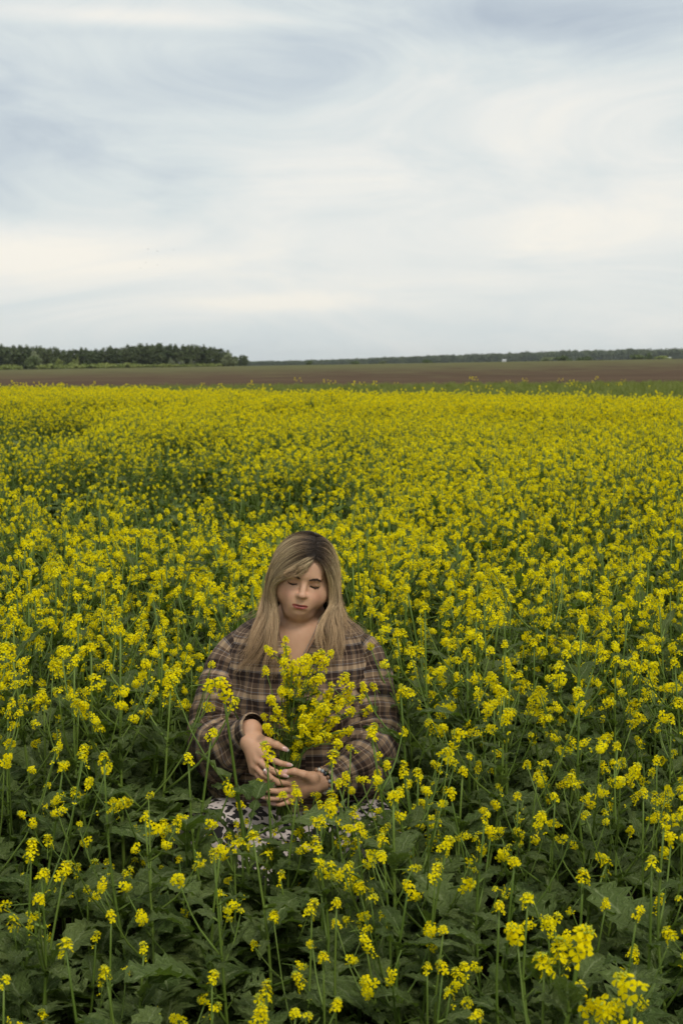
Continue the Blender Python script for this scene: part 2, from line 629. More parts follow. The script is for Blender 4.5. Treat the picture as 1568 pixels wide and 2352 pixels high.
def tree_meshes(seed, h, w, kind):
    rng = np.random.default_rng(seed)
    cs, rs = [], []
    n = 13
    for i in range(n):
        t = 0.05 + 0.91 * i / (n - 1)
        prof = max(0.0, math.sin(PI * min(1, (t + 0.12) / 1.12) ** 1.1)) ** 0.55
        rr = w * 0.5 * max(prof, 0.42)
        cs.append((rng.normal() * rr * 0.35, rng.normal() * rr * 0.35, h * t))
        rs.append((rr * rng.uniform(0.6, 1.0), rr * rng.uniform(0.6, 1.0), h * 0.085 * rng.uniform(0.8, 1.5)))
    for i in range(6):
        a = rng.uniform(0, 2 * PI)
        t = rng.uniform(0.35, 0.75)
        cs.append((math.cos(a) * w * 0.38, math.sin(a) * w * 0.38, h * t))
        rs.append((w * 0.22, w * 0.22, h * 0.08))
    crown = leaf_cloud(rng, cs, rs, 42, 0.42)
    tr = MB()
    tr.add(*tube(bez([(0, 0, -0.3), (0.1, 0.05, h * 0.4), (0, 0, h * 0.9)], 7), np.linspace(0.17, 0.03, 7), 6))
    for i in range(7):
        a = rng.uniform(0, 2 * PI)
        z0 = h * rng.uniform(0.25, 0.7)
        tr.add(*tube(bez([(0, 0, z0), (math.cos(a) * w * .2, math.sin(a) * w * .2, z0 + h * .08), (math.cos(a) * w * .36, math.sin(a) * w * .36, z0 + h * .2)], 5),
                     np.linspace(0.06, 0.015, 5), 4))
    return tr.mesh('trunk', [M_BARK]), crown.mesh('crown', [M_CROWN[kind]])


def bush_meshes(seed, h, w, kind, per=60):
    rng = np.random.default_rng(seed)
    cs, rs = [], []
    for i in range(14):
        a = rng.uniform(0, 2 * PI)
        q = rng.uniform(0, 0.36) * w
        zt = (1 - (q / (0.5 * w)) ** 2) * h
        cs.append((math.cos(a) * q, math.sin(a) * q, zt * rng.uniform(0.25, 0.75)))
        rs.append((w * 0.16, w * 0.16, h * 0.24))
    crown = leaf_cloud(rng, cs, rs, per, max(0.1, min(0.4, w * 0.06)))
    tr = MB()
    for i in range(6):
        a = 2 * PI * i / 6
        tr.add(*tube(bez([(0, 0, -0.2), (math.cos(a) * w * .12, math.sin(a) * w * .12, h * .3), (math.cos(a) * w * .28, math.sin(a) * w * .28, h * .65)], 5), np.linspace(0.07, 0.02, 5), 4))
    return tr.mesh('stems', [M_BARK]), crown.mesh('crown', [M_CROWN[kind]])


def place_tree(name, meshes, x, y, s, rz, label, cat, group=None, partname='trunk'):
    e = link(name, None)
    e.location = (x, y, float(terrain_z(x, y)))
    e.rotation_euler = (0, 0, rz)
    e.scale = (s, s, s)
    link(partname, meshes[0], e)
    link('crown', meshes[1], e)
    tag(e, label, cat, group)
    return e


def pct(px, py=None):
    return f'{round(px / 6.82)}%' if py is None else f'{round(px / 6.82)}% across and {round(py / 10.24)}% down'


ONES = ['', 'first', 'second', 'third', 'fourth', 'fifth', 'sixth', 'seventh', 'eighth', 'ninth', 'tenth', 'eleventh', 'twelfth', 'thirteenth', 'fourteenth', 'fifteenth',
        'sixteenth', 'seventeenth', 'eighteenth', 'nineteenth']
TENS = {2: ('twentieth', 'twenty'), 3: ('thirtieth', 'thirty'), 4: ('fortieth', 'forty'), 5: ('fiftieth', 'fifty')}


def ordinal(n):
    if n < 20:
        return ONES[n]
    a, b = divmod(n, 10)
    return TENS[a][0] if b == 0 else f'{TENS[a][1]}-{ONES[b]}'


rt = np.random.default_rng(11)
tree_kinds = [tree_meshes(20 + i, h, w, 0) for i, (h, w) in enumerate(((10.2, 6.2), (9.6, 6.0), (10.4, 6.0), (9.4, 6.6), (10.1, 5.4)))]
tree_px = np.arange(-14, 246, 4.6)
for row in range(2):
    for k, px in enumerate(tree_px):
        px = px + rt.uniform(-1.8, 1.8) + row * 3.0
        D = 486 + 8 * row + rt.uniform(-2, 3) + 0.05 * px
        x = (px - 341) / FPX * D
        s = 0.76 * rt.uniform(0.95, 1.06) * (0.92 + 0.08 * math.sin(px * 0.045 + 1))
        if px > 232:
            s *= 0.55
        elif px > 222:
            s *= 0.8
        place_tree('tree', tree_kinds[rt.integers(5)], x, D, s, rt.uniform(0, 6.3),
                   f'slim dark green tree, {ordinal(k + 1)} from the left in the {"front" if row == 0 else "back"} row of the far wood',
                   'tree', 'trees of the far wood')
for px, D, h, w, kind, lab in (
        (35, 470, 4.9, 10.4, 1, 'large rounded dark green bush before the far wood'),
        (36, 480, 6.4, 7.0, 3, 'pale grey-green bush rising behind the large rounded bush'),
        (61, 474, 4.6, 3.4, 2, 'yellow-green young tree beside the large rounded bush'),
        (53, 476, 3.2, 3.6, 1, 'low green bush between rounded bush and yellow-green young tree'),
        (76, 474, 3.4, 4.2, 2, 'twin-topped yellow-green bush in front of the far wood'),
        (79, 476, 4.4, 1.8, 2, 'narrow yellow-green sapling over the twin-topped bush'),
        (172, 474, 3.6, 3.2, 3, 'pale bush, leftmost of three before the far wood'),
        (183, 474, 2.6, 3.2, 3, 'pale low bush, middle of three before the far wood'),
        (192, 474, 2.8, 2.2, 3, 'pale narrow bush, third of three before the far wood'),
        (229, 470, 4.6, 6.4, 3, 'broad pale bush at the right end of the far wood'),
        (236, 473, 4.0, 4.2, 1, 'green bush beside the broad pale bush')):
    place_tree('bush', bush_meshes(int(px * 7 + D), h, w, kind), (px - 341) / FPX * D, D, 1.0, 0.3, lab, 'bush', 'bushes at the wood edge', 'stems')
low_b = [bush_meshes(300 + i, 1.5, 5.0, 2, 40) for i in range(3)]
for i, px in enumerate(np.concatenate([[-6, 1, 8, 15], np.arange(44, 226, 7.0)])):
    D = 462 + rt.uniform(-3, 3)
    s = rt.uniform(0.95, 1.35) * (1.0 if px < 130 else 0.72)
    place_tree('low_shrub', low_b[i % 3], (px - 341) / FPX * D, D, s, rt.uniform(0, 6), f'low yellow-green shrub, {ordinal(i + 1)} from the left along the foot of the far wood',
               'shrub', 'low shrubs along the wood', 'stems')
HB_ = sorted([(425, 560, 1.5, 6, 1), (547, 600, 2.0, 8, 3), (562, 600, 2.4, 11, 1), (584, 620, 2.0, 9, 1), (634, 620, 2.6, 13, 1), (646, 622, 3.4, 4, 1),
                          (660, 640, 1.8, 9, 2), (355, 560, 1.4, 5, 1), (310, 560, 2.0, 4.0, 1), (382, 570, 1.6, 4.4, 3)])
for i, (px, D, h, w, kind) in enumerate(HB_):
    place_tree('hedge_bush', bush_meshes(int(px), h, w, kind, 40), (px - 341) / FPX * D, D, 1.0, 0.0, f'small bush on the skyline of the ploughed field, {ordinal(i + 1)} from the left',
               'bush', 'bushes beyond the ploughed field', 'stems')

# far forest along the horizon: one mass
rf = np.random.default_rng(5)
far_kinds = []
for i in range(4):
    tm, cm = tree_meshes(70 + i, 15, 10, 0)
    mb = MB()
    rng = np.random.default_rng(70 + i)
    cs = [(rng.normal() * 2.2, rng.normal() * 2.2, 14 * t) for t in np.linspace(0.2, 0.85, 9)]
    far = leaf_cloud(rng, cs, [(4.2, 4.2, 2.6)] * 9, 40, 1.1)
    far_kinds.append(proto(f'forest_tree_{i}', far.mesh('forest_tree', [M_CROWN[0]])))
nf = 3200
D = rf.uniform(1900, 2350, nf)
s = rf.uniform(-0.10, 0.42, nf)
x = s * D
pxs = 341 + s * FPX
sc = (0.55 + 0.55 * smooth01(240, 640, pxs)) * rf.uniform(0.85, 1.15, nf)
o = scatter_object('forest', np.c_[x, D, terrain_z(x, D) - 2.0], rf.uniform(0, 6.28, nf), sc, rf.integers(0, 4, nf), far_kinds)
tag(o, 'far blue-green forest along the horizon', kind='stuff')

# small white hut and grey barn far out beyond the ploughed field
M_WHITE = plain_mat('white_paint', (0.62, 0.62, 0.61), (0.68, 0.68, 0.66), scale=1.0)
M_GREYROOF = plain_mat('grey_roof', (0.45, 0.46, 0.48), (0.55, 0.56, 0.57), scale=1.0)
M_DOOR = plain_mat('dark_door', (0.10, 0.10, 0.11), scale=1.0)


def hut(name, px, D, w, d, h, label, rz=0.1):
    x = (px - 341) / FPX * D
    e = link(name, None)
    e.location = (x, D, float(terrain_z(x, D)))
    e.rotation_euler = (0, 0, rz)
    mb = MB()
    w2, d2 = w / 2, d / 2
    V = [(-w2, -d2, 0), (w2, -d2, 0), (w2, d2, 0), (-w2, d2, 0), (-w2, -d2, h), (w2, -d2, h), (w2, d2, h), (-w2, d2, h), (-w2, 0, h * 1.3), (w2, 0, h * 1.3)]
    mb.add(V, [(0, 1, 5, 4), (2, 3, 7, 6), (1, 2, 6, 9, 5), (3, 0, 4, 8, 7)])
    link('wall', mb.mesh('wall', [M_WHITE], False), e)
    mb = MB()
    k = 0.25
    for sgn in (-1, 1):
        V = [(-w2 - k, sgn * (d2 + k), h - .1), (w2 + k, sgn * (d2 + k), h - .1), (w2 + k, 0, h * 1.3 + .06), (-w2 - k, 0, h * 1.3 + .06)]
        V += [(a, b_, c + 0.12) for a, b_, c in V]
        mb.add(V, [(0, 1, 2, 3), (4, 5, 6, 7), (0, 1, 5, 4), (1, 2, 6, 5), (2, 3, 7, 6), (3, 0, 4, 7)])
    link('roof', mb.mesh('roof', [M_GREYROOF], False), e)
    mb = MB()
    mb.add([(-.45, -d2 - .04, 0), (.45, -d2 - .04, 0), (.45, -d2 - .04, h * .75), (-.45, -d2 - .04, h * .75), (-.45, -d2 + .02, 0), (.45, -d2 + .02, 0), (.45, -d2 + .02, h * .75), (-.45, -d2 + .02, h * .75)],
           [(0, 1, 2, 3), (0, 4, 5, 1), (1, 5, 6, 2), (2, 6, 7, 3), (3, 7, 4, 0)])
    link('door', mb.mesh('door', [M_DOOR], False), e)
    tag(e, label, 'hut')


hut('white_hut', 502.5, 1250, 3.2, 2.6, 1.8, 'tiny white hut before the far forest')
hut('pale_barn', 664, 1300, 7.0, 4.0, 1.7, 'long low pale barn on the skyline near the right edge')

# thin haze in the air over the whole land
mb = MB()
x0, x1, y0, y1, z0, z1 = -8200, 8200, -100, 8150, -90, 75
mb.add([(x0, y0, z0), (x1, y0, z0), (x1, y1, z0), (x0, y1, z0), (x0, y0, z1), (x1, y0, z1), (x1, y1, z1), (x0, y1, z1)],
       [(3, 2, 1, 0), (4, 5, 6, 7), (0, 1, 5, 4), (1, 2, 6, 5), (2, 3, 7, 6), (3, 0, 4, 7)])
mh = bpy.data.materials.new('haze_air')
mh.use_nodes = True
th_ = mh.node_tree
for n in list(th_.nodes):
    th_.nodes.remove(n)
pv = N(th_, 'ShaderNodeVolumePrincipled', ins={'Color': (0.86, 0.93, 1.0, 1), 'Density': 0.00007})
oh = N(th_, 'ShaderNodeOutputMaterial')
th_.links.new(pv.outputs[0], oh.inputs['Volume'])
hz_o = link('haze', mb.mesh('haze', [mh], False))
tag(hz_o, 'thin haze over the far fields and forest', kind='stuff')
# ------------------------------------------------------------------ mustard plants
def leaf_mb(rng, L, W, kind, droop, pet, holes=0):
    nx, ny = (20, 3) if kind == 'lobed' else (12, 2)
    s = np.linspace(0, 1, nx + 1)
    if kind == 'lobed':
        term = np.where(s > 0.36, np.sin(PI * np.clip((s - 0.36) / 0.64, 0, 1) ** 0.75) ** 0.62, 0)
        w = np.maximum.reduce([term, 0.50 * np.exp(-((s - 0.24) / 0.065) ** 2), 0.34 * np.exp(-((s - 0.08) / 0.05) ** 2), np.full_like(s, 0.05)])
    else:
        w = np.sin(PI * np.clip(s, 0, 1) ** 0.72) ** 0.85
    tooth = 1 + (0.15 if kind == 'lobed' else 0.12) * np.where(np.arange(nx + 1) % 2 == 0, 1, -1) + rng.normal(size=nx + 1) * 0.07
    w = w * tooth * W * 0.5
    w[-1] = 0.002
    # centre line with droop
    a0 = rad(rng.uniform(25, 50))
    ang = a0 - droop * s ** 1.2
    step = L / nx
    cx = np.concatenate([[0], np.cumsum(np.cos(ang[:-1]) * step)])
    cz = np.concatenate([[0], np.cumsum(np.sin(ang[:-1]) * step)])
    base = np.array([math.cos(a0) * pet, 0, math.sin(a0) * pet])
    side = rng.normal() * 0.10
    t = np.linspace(-1, 1, 2 * ny + 1)
    V, UV = [], []
    ph, fq = rng.uniform(0, 6), rng.uniform(9, 15)
    fold = rng.uniform(0.12, 0.38)
    twist = rng.normal() * 0.35
    for i in range(nx + 1):
        nrm = np.array([-math.sin(ang[i]), 0, math.cos(ang[i])])
        for tt in t:
            asym = 1 + 0.12 * math.sin(i * 1.9 + ph) * (1 if tt > 0 else -1)
            h = abs(tt) * w[i] * fold + 0.20 * w[i] * math.sin(fq * s[i] + ph + (1.3 if tt > 0 else 0)) * tt * tt
            h += twist * s[i] * tt * w[i] * 0.6
            h += rng.normal() * 0.0022
            p = np.array([cx[i], tt * w[i] * asym + side * s[i] ** 2 * L, cz[i]]) + nrm * h + base
            V.append(p)
            UV.append((s[i], tt * 0.5 + 0.5))
    F = grid_faces(2 * ny + 1, nx + 1)
    if holes:
        drop = set(rng.choice(len(F), holes, replace=False).tolist())
        keep = []
        for k, f in enumerate(F):
            col = k % (2 * ny)
            if k in drop and col not in (ny - 1, ny):
                continue
            keep.append(f)
        F = keep
    mb = MB()
    mb.add(V, F, 1, UV)
    if pet > 0:
        pts = bez([(0, 0, 0), base * 0.5 + np.array([0, 0, -0.01 * pet]), base, (base[0] + cx[3], side * 0.04 * L, base[2] + cz[3] - 0.002)], 6)
        v, f = tube(pts, np.linspace(0.0035, 0.0016, 6), 4)
        mb.add(v, f, 0)
    return mb


def petal(rng, L, W, bend):
    """obovate petal along +X, rising at its claw and spreading"""
    prof = ((0.0, 0.10), (0.42, 0.55), (0.78, 1.0), (1.0, 0.62))
    V = []
    x = z = 0.0
    last = 0.0
    ang = bend
    for s, w in prof:
        d = (s - last) * L
        x += math.cos(ang) * d
        z += math.sin(ang) * d
        last = s
        ang = max(ang - bend * 0.75, -0.25)
        lift = rng.normal() * 0.0004
        V += [(x, -w * W * 0.5, z + lift), (x, w * W * 0.5, z - lift)]
    F = [(0, 2, 3, 1), (2, 4, 5, 3), (4, 6, 7, 5)]
    return np.array(V), F


def frame_to(d, roll=0.0):
    d = Vector(d).normalized()
    q = d.to_track_quat('Z', 'Y')
    return np.array((q.to_matrix() @ Matrix.Rotation(roll, 3, 'Z')))


def cluster_mb(rng, nfl, nbud, spread=0.016, length=0.028, tail=0, openness=1.0):
    """raceme head with its tip at the origin's +Z: bud dome, ring of four-petalled flowers, spent pods below"""
    mb = MB()
    ax_r = 0.0013
    tail_len = length + tail * 0.016 + 0.015
    v, f = tube([(0, 0, -tail_len), (0.001, 0, -tail_len * 0.5), (0, 0, 0.0)], [0.0017, 0.0014, 0.0012], 4)
    mb.add(v, f, 0)
    GA = 2.39996
    for i in range(nbud):
        q = math.sqrt((i + 0.5) / nbud) * 0.0105
        a = i * GA
        c = (math.cos(a) * q, math.sin(a) * q, 0.0115 - q * 0.75 + rng.normal() * 0.0008)
        r = 0.0019 + 0.0006 * rng.random() + q * 0.06
        d = np.array((math.cos(a) * q * 50, math.sin(a) * q * 50, 0.8))
        R = frame_to(d)
        V = np.array([(r, 0, 0), (0, r, 0), (-r, 0, 0), (0, -r, 0), (0, 0, r * 1.9), (0, 0, -r * 1.6)])
        mb.add(V @ R.T + np.array(c), [(0, 1, 4), (1, 2, 4), (2, 3, 4), (3, 0, 4), (1, 0, 5), (2, 1, 5), (3, 2, 5), (0, 3, 5)], 3)
    for i in range(nfl):
        t = (i + 0.5) / nfl
        a = i * GA + rng.normal() * 0.25
        z = 0.004 - t * length + rng.normal() * 0.002
        el = rad(58 - 52 * t) + rng.normal() * 0.14
        rr = spread * (0.62 + 0.42 * t) * rng.uniform(0.85, 1.15)
        d = np.array((math.cos(a) * math.cos(el), math.sin(a) * math.cos(el), math.sin(el)))
        p0 = np.array((0, 0, z - 0.004))
        p = p0 + d * rr
        v, f = tube([p0, p0 + d * rr * 0.6 + (0, 0, -0.0006), p], 0.0006, 3, False)
        mb.add(v, f, 0)
        face = d + np.array((0, 0, 0.45)) + rng.normal(size=3) * 0.22
        R = frame_to(face, rng.uniform(0, 6.28))
        L = rng.uniform(0.0110, 0.0138)
        bend = rng.uniform(0.55, 1.05) if rng.random() < openness else 1.35
        for k in range(4):
            if rng.random() < 0.04:
                continue
            V, F = petal(rng, L, L * rng.uniform(0.72, 0.92), bend + rng.normal() * 0.12)
            ca, sa = math.cos(k * PI / 2 + rng.normal() * 0.12), math.sin(k * PI / 2 + rng.normal() * 0.12)
            Rz = np.array(((ca, -sa, 0), (sa, ca, 0), (0, 0, 1)))
            mb.add((V @ Rz.T) @ R.T + p, F, 2)
        # stamens
        st = np.array([(0.0012, 0, 0), (-0.0006, 0.001, 0), (-0.0006, -0.001, 0), (0.0002, 0, L * 0.55)])
        mb.add(st @ R.T + p, [(0, 1, 3), (1, 2, 3), (2, 0, 3)], 3)
    for i in range(tail):
        a = i * GA + 1.0
        z = -length - 0.012 - i * 0.013
        el = rad(40)
        d = np.array((math.cos(a) * math.cos(el), math.sin(a) * math.cos(el), math.sin(el)))
        p0 = np.array((0, 0, z))
        v, f = tube([p0, p0 + d * 0.014, p0 + d * 0.016 + (0, 0, 0.016)], [0.0007, 0.0008, 0.0004], 3, False)
        mb.add(v, f, 0)
        if rng.random() < 0.35:
            p = p0 + d * 0.014
            R = frame_to(d + rng.normal(size=3) * .3, rng.uniform(0, 6))
            for k in range(rng.integers(2, 4)):
                V, F = petal(rng, 0.011, 0.008, 0.9)
                ca, sa = math.cos(k * 1.7), math.sin(k * 1.7)
                Rz = np.array(((ca, -sa, 0), (sa, ca, 0), (0, 0, 1)))
                mb.add((V @ Rz.T) @ R.T + p, F, 2)
    return mb


rp = np.random.default_rng(3)
LOBED = [leaf_mb(rp, rp.uniform(0.13, 0.21), rp.uniform(0.070, 0.115), 'lobed', rp.uniform(0.7, 1.5), rp.uniform(0.03, 0.08), holes=int(rp.integers(0, 13))) for _ in range(12)]
LANCE = [leaf_mb(rp, rp.uniform(0.055, 0.115), rp.uniform(0.020, 0.042), 'lance', rp.uniform(0.3, 1.3), 0.008) for _ in range(9)]
CLUS = ([cluster_mb(rp, int(rp.integers(8, 12)), 11, tail=int(rp.integers(0, 3))) for _ in range(6)]           # full heads
        + [cluster_mb(rp, int(rp.integers(11, 16)), 11, spread=0.0165, length=0.055, tail=4) for _ in range(4)]    # long heads
        + [cluster_mb(rp, int(rp.integers(4, 7)), 13, spread=0.0140, length=0.022, tail=3) for _ in range(4)]     # opening heads
        + [cluster_mb(rp, 2, 16, spread=0.011, length=0.012) for _ in range(2)])                                  # in bud
ME_LOBED = [m.mesh('leaf', PLANT_MATS) for m in LOBED]
ME_LANCE = [m.mesh('leaf', PLANT_MATS) for m in LANCE]
ME_CLUS = [m.mesh('flower_head', PLANT_MATS) for m in CLUS]


class Plant:
    """one plant's stem mesh and the places of its leaves and flower heads"""
    def __init__(self, seed, h, nbr, bloom='full', nlow=6, nup=5, leaf_scale=1.0, head_scale=1.0):
        rng = np.random.default_rng(seed)
        self.h = h
        self.leaves, self.heads = [], []
        st = MB()
        lean = rng.normal(size=2) * 0.04 * h
        path = bez([(0, 0, -0.02), (rng.normal() * .012, rng.normal() * .012, h * .3), (lean[0] * .5 + rng.normal() * .015, lean[1] * .5 + rng.normal() * .015, h * .65), (lean[0], lean[1], h - 0.02)], 10)
        v, f = tube(path, np.linspace(0.0062, 0.0023, 10) * (0.7 + 0.35 * h), 5)
        st.add(v, f, 0)

        def on(t):
            i = min(int(t * 9), 8)
            return path[i] + (path[i + 1] - path[i]) * (t * 9 - i)

        def pick():
            r = rng.random()
            if bloom == 'full':
                return int(rng.integers(0, 6)) if r < .55 else int(rng.integers(6, 10)) if r < .8 else int(rng.integers(10, 14))
            if bloom == 'some':
                return int(rng.integers(0, 6)) if r < .3 else int(rng.integers(10, 14)) if r < .8 else int(rng.integers(14, 16))
            return int(rng.integers(10, 14)) if r < .4 else int(rng.integers(14, 16))

        def head(p, d, idx=None, top=False):
            R = frame_to(np.asarray(d) + rng.normal(size=3) * 0.12, rng.uniform(0, 6.28))
            sc = rng.uniform(0.56, 0.82) * head_scale
            M = Matrix(R.tolist()).to_4x4() @ Matrix.Scale(sc, 4)
            M.translation = Vector(p) + Vector(R @ np.array((0, 0, 1.0))) * 0.02 * sc
            self.heads.append((pick() if idx is None else idx, M))

        def leaf(kind, p, az, sc, pitch=0.0):
            n = len(LOBED) if kind == 'lobed' else len(LANCE)
            M = Matrix.Rotation(az, 4, 'Z') @ Matrix.Rotation(pitch, 4, 'Y') @ Matrix.Scale(sc, 4)
            M.translation = Vector(p)
            self.leaves.append((kind, int(rng.integers(n)), M))
        head(path[-1], path[-1] - path[-2] + (0, 0, .3), (int(rng.integers(0, 8)) if bloom != 'bud' else 10))
        az = rng.uniform(0, 6.28)
        for i in range(nbr):
            az += 2.4 + rng.normal() * 0.3
            t0 = rng.uniform(0.42, 0.86)
            p0 = on(t0)
            zt = h * rng.uniform(0.74, 0.985)
            ln = max(zt - p0[2], 0.05)
            out = min(0.24, ln * rng.uniform(0.35, 0.75)) + 0.02
            p2 = p0 + np.array((math.cos(az) * out, math.sin(az) * out, ln))
            p1 = p0 + np.array((math.cos(az) * out * .62, math.sin(az) * out * .62, ln * .45))
            bp = bez([p0, p1, p2], 6)
            v, f = tube(bp, np.linspace(0.0033, 0.0017, 6), 4)
            st.add(v, f, 0)
            head(bp[-1], bp[-1] - bp[-2])
            leaf('lance', p0, az + rng.normal() * .2, rng.uniform(0.8, 1.3) * leaf_scale, rng.uniform(-.3, .3))
            if rng.random() < 0.7:                  # a side spray near the end of the branch
                q0 = bp[3]
                a2 = az + rng.choice((-1, 1)) * rng.uniform(.7, 1.5)
                l2 = rng.uniform(.05, .11)
                q2 = q0 + np.array((math.cos(a2) * l2 * .7, math.sin(a2) * l2 * .7, l2 * .8))
                v, f = tube(bez([q0, (q0 + q2) / 2 + (0, 0, -.008), q2], 4), np.linspace(.0016, .0011, 4), 4)
                st.add(v, f, 0)
                head(q2, q2 - q0)
                leaf('lance', q0, a2, rng.uniform(0.45, 0.8) * leaf_scale)
        for i in range(nlow):
            az += 2.4 + rng.normal() * 0.35
            t0 = rng.uniform(0.05, 0.52) ** 0.9
            leaf('lobed', on(t0), az, rng.uniform(0.7, 1.25) * leaf_scale, rng.uniform(-.45, .35))
        for i in range(nup):
            az += 2.4 + rng.normal() * 0.35
            leaf('lance', on(rng.uniform(0.4, 0.85)), az, rng.uniform(0.8, 1.5) * leaf_scale, rng.uniform(-.4, .4))
        self.top = np.array(self.heads[0][1].translation)
        self.stem_mb = st
        self.stem = st.mesh('stem', PLANT_MATS)

    def joined(self, name):
        mb = MB()
        mb.add_mb(self.stem_mb)
        for kind, i, M in self.leaves:
            mb.add_mb((LOBED if kind == 'lobed' else LANCE)[i], M)
        for i, M in self.heads:
            mb.add_mb(CLUS[i], M)
        return mb.mesh(name, PLANT_MATS)


FULL = [Plant(100 + i, rp.uniform(0.86, 1.0), int(rp.integers(4, 7)), 'full', 8, 7) for i in range(9)]
SOME = [Plant(200 + i, rp.uniform(0.62, 0.8), int(rp.integers(1, 4)), 'some', 9, 6, 1.0, 1.0) for i in range(6)]
LEAFY = [Plant(300 + i, rp.uniform(0.30, 0.46), int(rp.integers(0, 2)), 'bud', 13, 5, 0.92) for i in range(4)]
BIG = [Plant(600 + i, rp.uniform(0.70, 0.8), 1 + i % 2, 'full', 5, 5, 1.0, 1.45) for i in range(3)]
FAR = [Plant(500 + i, rp.uniform(0.88, 1.0), int(rp.integers(6, 9)), 'full', 6, 5, 1.0, 1.15) for i in range(7)]
SLIM = [Plant(400 + i, rp.uniform(0.70, 0.8), int(rp.integers(0, 3)), 'full', 5, 5, 1.0, 1.1) for i in range(5)]

# ---- where the single plants stand
W0 = Vector((-0.135, 4.25, 0.0))           # the woman's place on the ground
rs = np.random.default_rng(77)
plants = []                                  # x, y, scale, rotation, plant, tilt


def put(pl, x, y, s, rz):
    plants.append((pl, x, y, s, rz))


# plants whose head stands at a known place (1568 px picture coordinates, metres away)
def put_top(pl, X, Y, D, s=None):
    p = at(X * 0.43495, Y * 0.43537, D)
    s = p.z / pl.top[2]
    rz = rs.uniform(0, 6.28)
    tx = s * (math.cos(rz) * pl.top[0] - math.sin(rz) * pl.top[1])
    ty = s * (math.sin(rz) * pl.top[0] + math.cos(rz) * pl.top[1])
    put(pl, p.x - tx, p.y - ty, s, rz)


HERO = [(1312, 2165, 2.25, BIG[0]), (1236, 2225, 2.3, BIG[1]), (1440, 2262, 2.15, BIG[2]), (1343, 2292, 2.3, SLIM[3]), (1430, 2105, 2.55, SOME[0]),
        (1225, 2075, 2.7, SOME[1]), (1275, 2120, 2.75, SLIM[4]), (1015, 2135, 2.75, SLIM[0]), (1066, 2215, 2.7, SLIM[1]), (975, 2225, 2.7, SLIM[3]),
        (870, 2175, 2.75, SLIM[2]), (768, 2062, 2.85, SLIM[3]), (720, 2095, 2.8, SLIM[4]), (622, 2275, 2.45, SLIM[2]), (580, 2335, 2.4, SLIM[4]),
        (492, 2240, 2.6, SLIM[1]), (255, 2240, 2.55, SLIM[0]), (170, 2175, 2.55, SLIM[1]), (110, 2020, 2.75, SOME[2]), (152, 1995, 2.85, SLIM[2]),
        (55, 1940, 2.95, SLIM[4]), (248, 2125, 2.75, SLIM[3]), (22, 2255, 2.5, SLIM[0]), (490, 1960, 3.0, SLIM[0]), (600, 1935, 3.0, SLIM[1]),
        (688, 1925, 3.05, SOME[3]), (930, 1835, 3.1, SOME[4]), (905, 1950, 2.95, SOME[5]), (1035, 1935, 3.0, SLIM[2]), (1100, 1880, 3.05, SOME[0]),
        (1330, 2010, 2.75, SOME[1]), (1480, 1985, 2.75, SLIM[3]), (850, 1920, 3.0, SOME[2]), (985, 2000, 2.9, SLIM[4]), (910, 2030, 2.85, SOME[4]),
        (460, 1688, 3.45, SLIM[0]), (553, 1575, 3.45, SLIM[2]), (478, 1750, 3.4, SLIM[3]), (612, 1725, 3.38, SLIM[4]),
        (776, 1745, 3.42, SLIM[1]), (870, 1695, 3.45, SOME[5]), (893, 1760, 3.4, SOME[3]), (660, 1835, 3.3, SLIM[0]), (775, 1830, 3.3, SLIM[2]), (740, 1890, 3.15, SLIM[3]),
        (1395, 2330, 2.15, SLIM[1]), (680, 2338, 2.4, SLIM[0]), (1545, 1900, 2.9, SOME[0]), (1190, 1985, 2.85, SLIM[0]), (1150, 2090, 2.7, SLIM[3])]
for X, Y, D, pl in HERO:
    put_top(pl, X, Y, D)


def blocks_woman(x, y, top):
    """would a plant of this height stand before the woman's face, shirt or hands"""
    if y > W0.y - 0.1:
        return False
    px, py = project((x, y, top))
    if 184 < px < 404:
        lim = 776
        if 205 < px < 335:
            lim = 806
        if px < 240:
            lim = 824
        return py < lim
    return False


def in_woman(x, y):
    return ((x - W0.x) / 0.36) ** 2 + ((y - (W0.y - 0.12)) / 0.46) ** 2 < 1 or (abs(x - W0.x) < 0.30 and W0.y - .5 < y < W0.y + 0.35)


def choose(x, y):
    """which sort of plant grows here, and its size"""
    px = 341 + FPX * x / y
    q = mnoise.noise((x * 0.9, y * 0.55, 3.1))
    left_bare = max(0.0, 1 - abs(px - 160) / 210) if y < 3.4 else 0.0
    if y < 2.95:
        r = rs.random()
        if r < (0.60 if px < 300 else 0.40) + 0.34 * left_bare:
            return LEAFY[rs.integers(4)], rs.uniform(0.8, 1.15)
        return (SOME[rs.integers(6)] if rs.random() < .6 else SLIM[rs.integers(5)]), rs.uniform(0.72, 0.95)
    if y < 3.5:
        r = rs.random()
        if r < (0.30 if px < 300 else 0.14) + 0.3 * left_bare:
            return LEAFY[rs.integers(4)], rs.uniform(0.9, 1.3)
        if r < 0.55:
            return SOME[rs.integers(6)], rs.uniform(0.85, 1.12)
        return FULL[rs.integers(9)], rs.uniform(0.75, 0.92)
    if rs.random() < 0.30 - 0.6 * min(q, 0.3) * (1.0 if px < 341 else 0.4):
        return SOME[rs.integers(6)], rs.uniform(0.9, 1.25)
    return FULL[rs.integers(9)], rs.uniform(0.84, 1.06)


cells = {}


def free(x, y, dmin):
    i, j = int(math.floor(x / 0.2)), int(math.floor(y / 0.2))
    for a in (i - 1, i, i + 1):
        for b in (j - 1, j, j + 1):
            for (u, w) in cells.get((a, b), ()):
                if (u - x) ** 2 + (w - y) ** 2 < dmin * dmin:
                    return False
    return True


def occupy(x, y):
    cells.setdefault((int(math.floor(x / 0.2)), int(math.floor(y / 0.2))), []).append((x, y))


for p in plants:
    occupy(p[1], p[2])
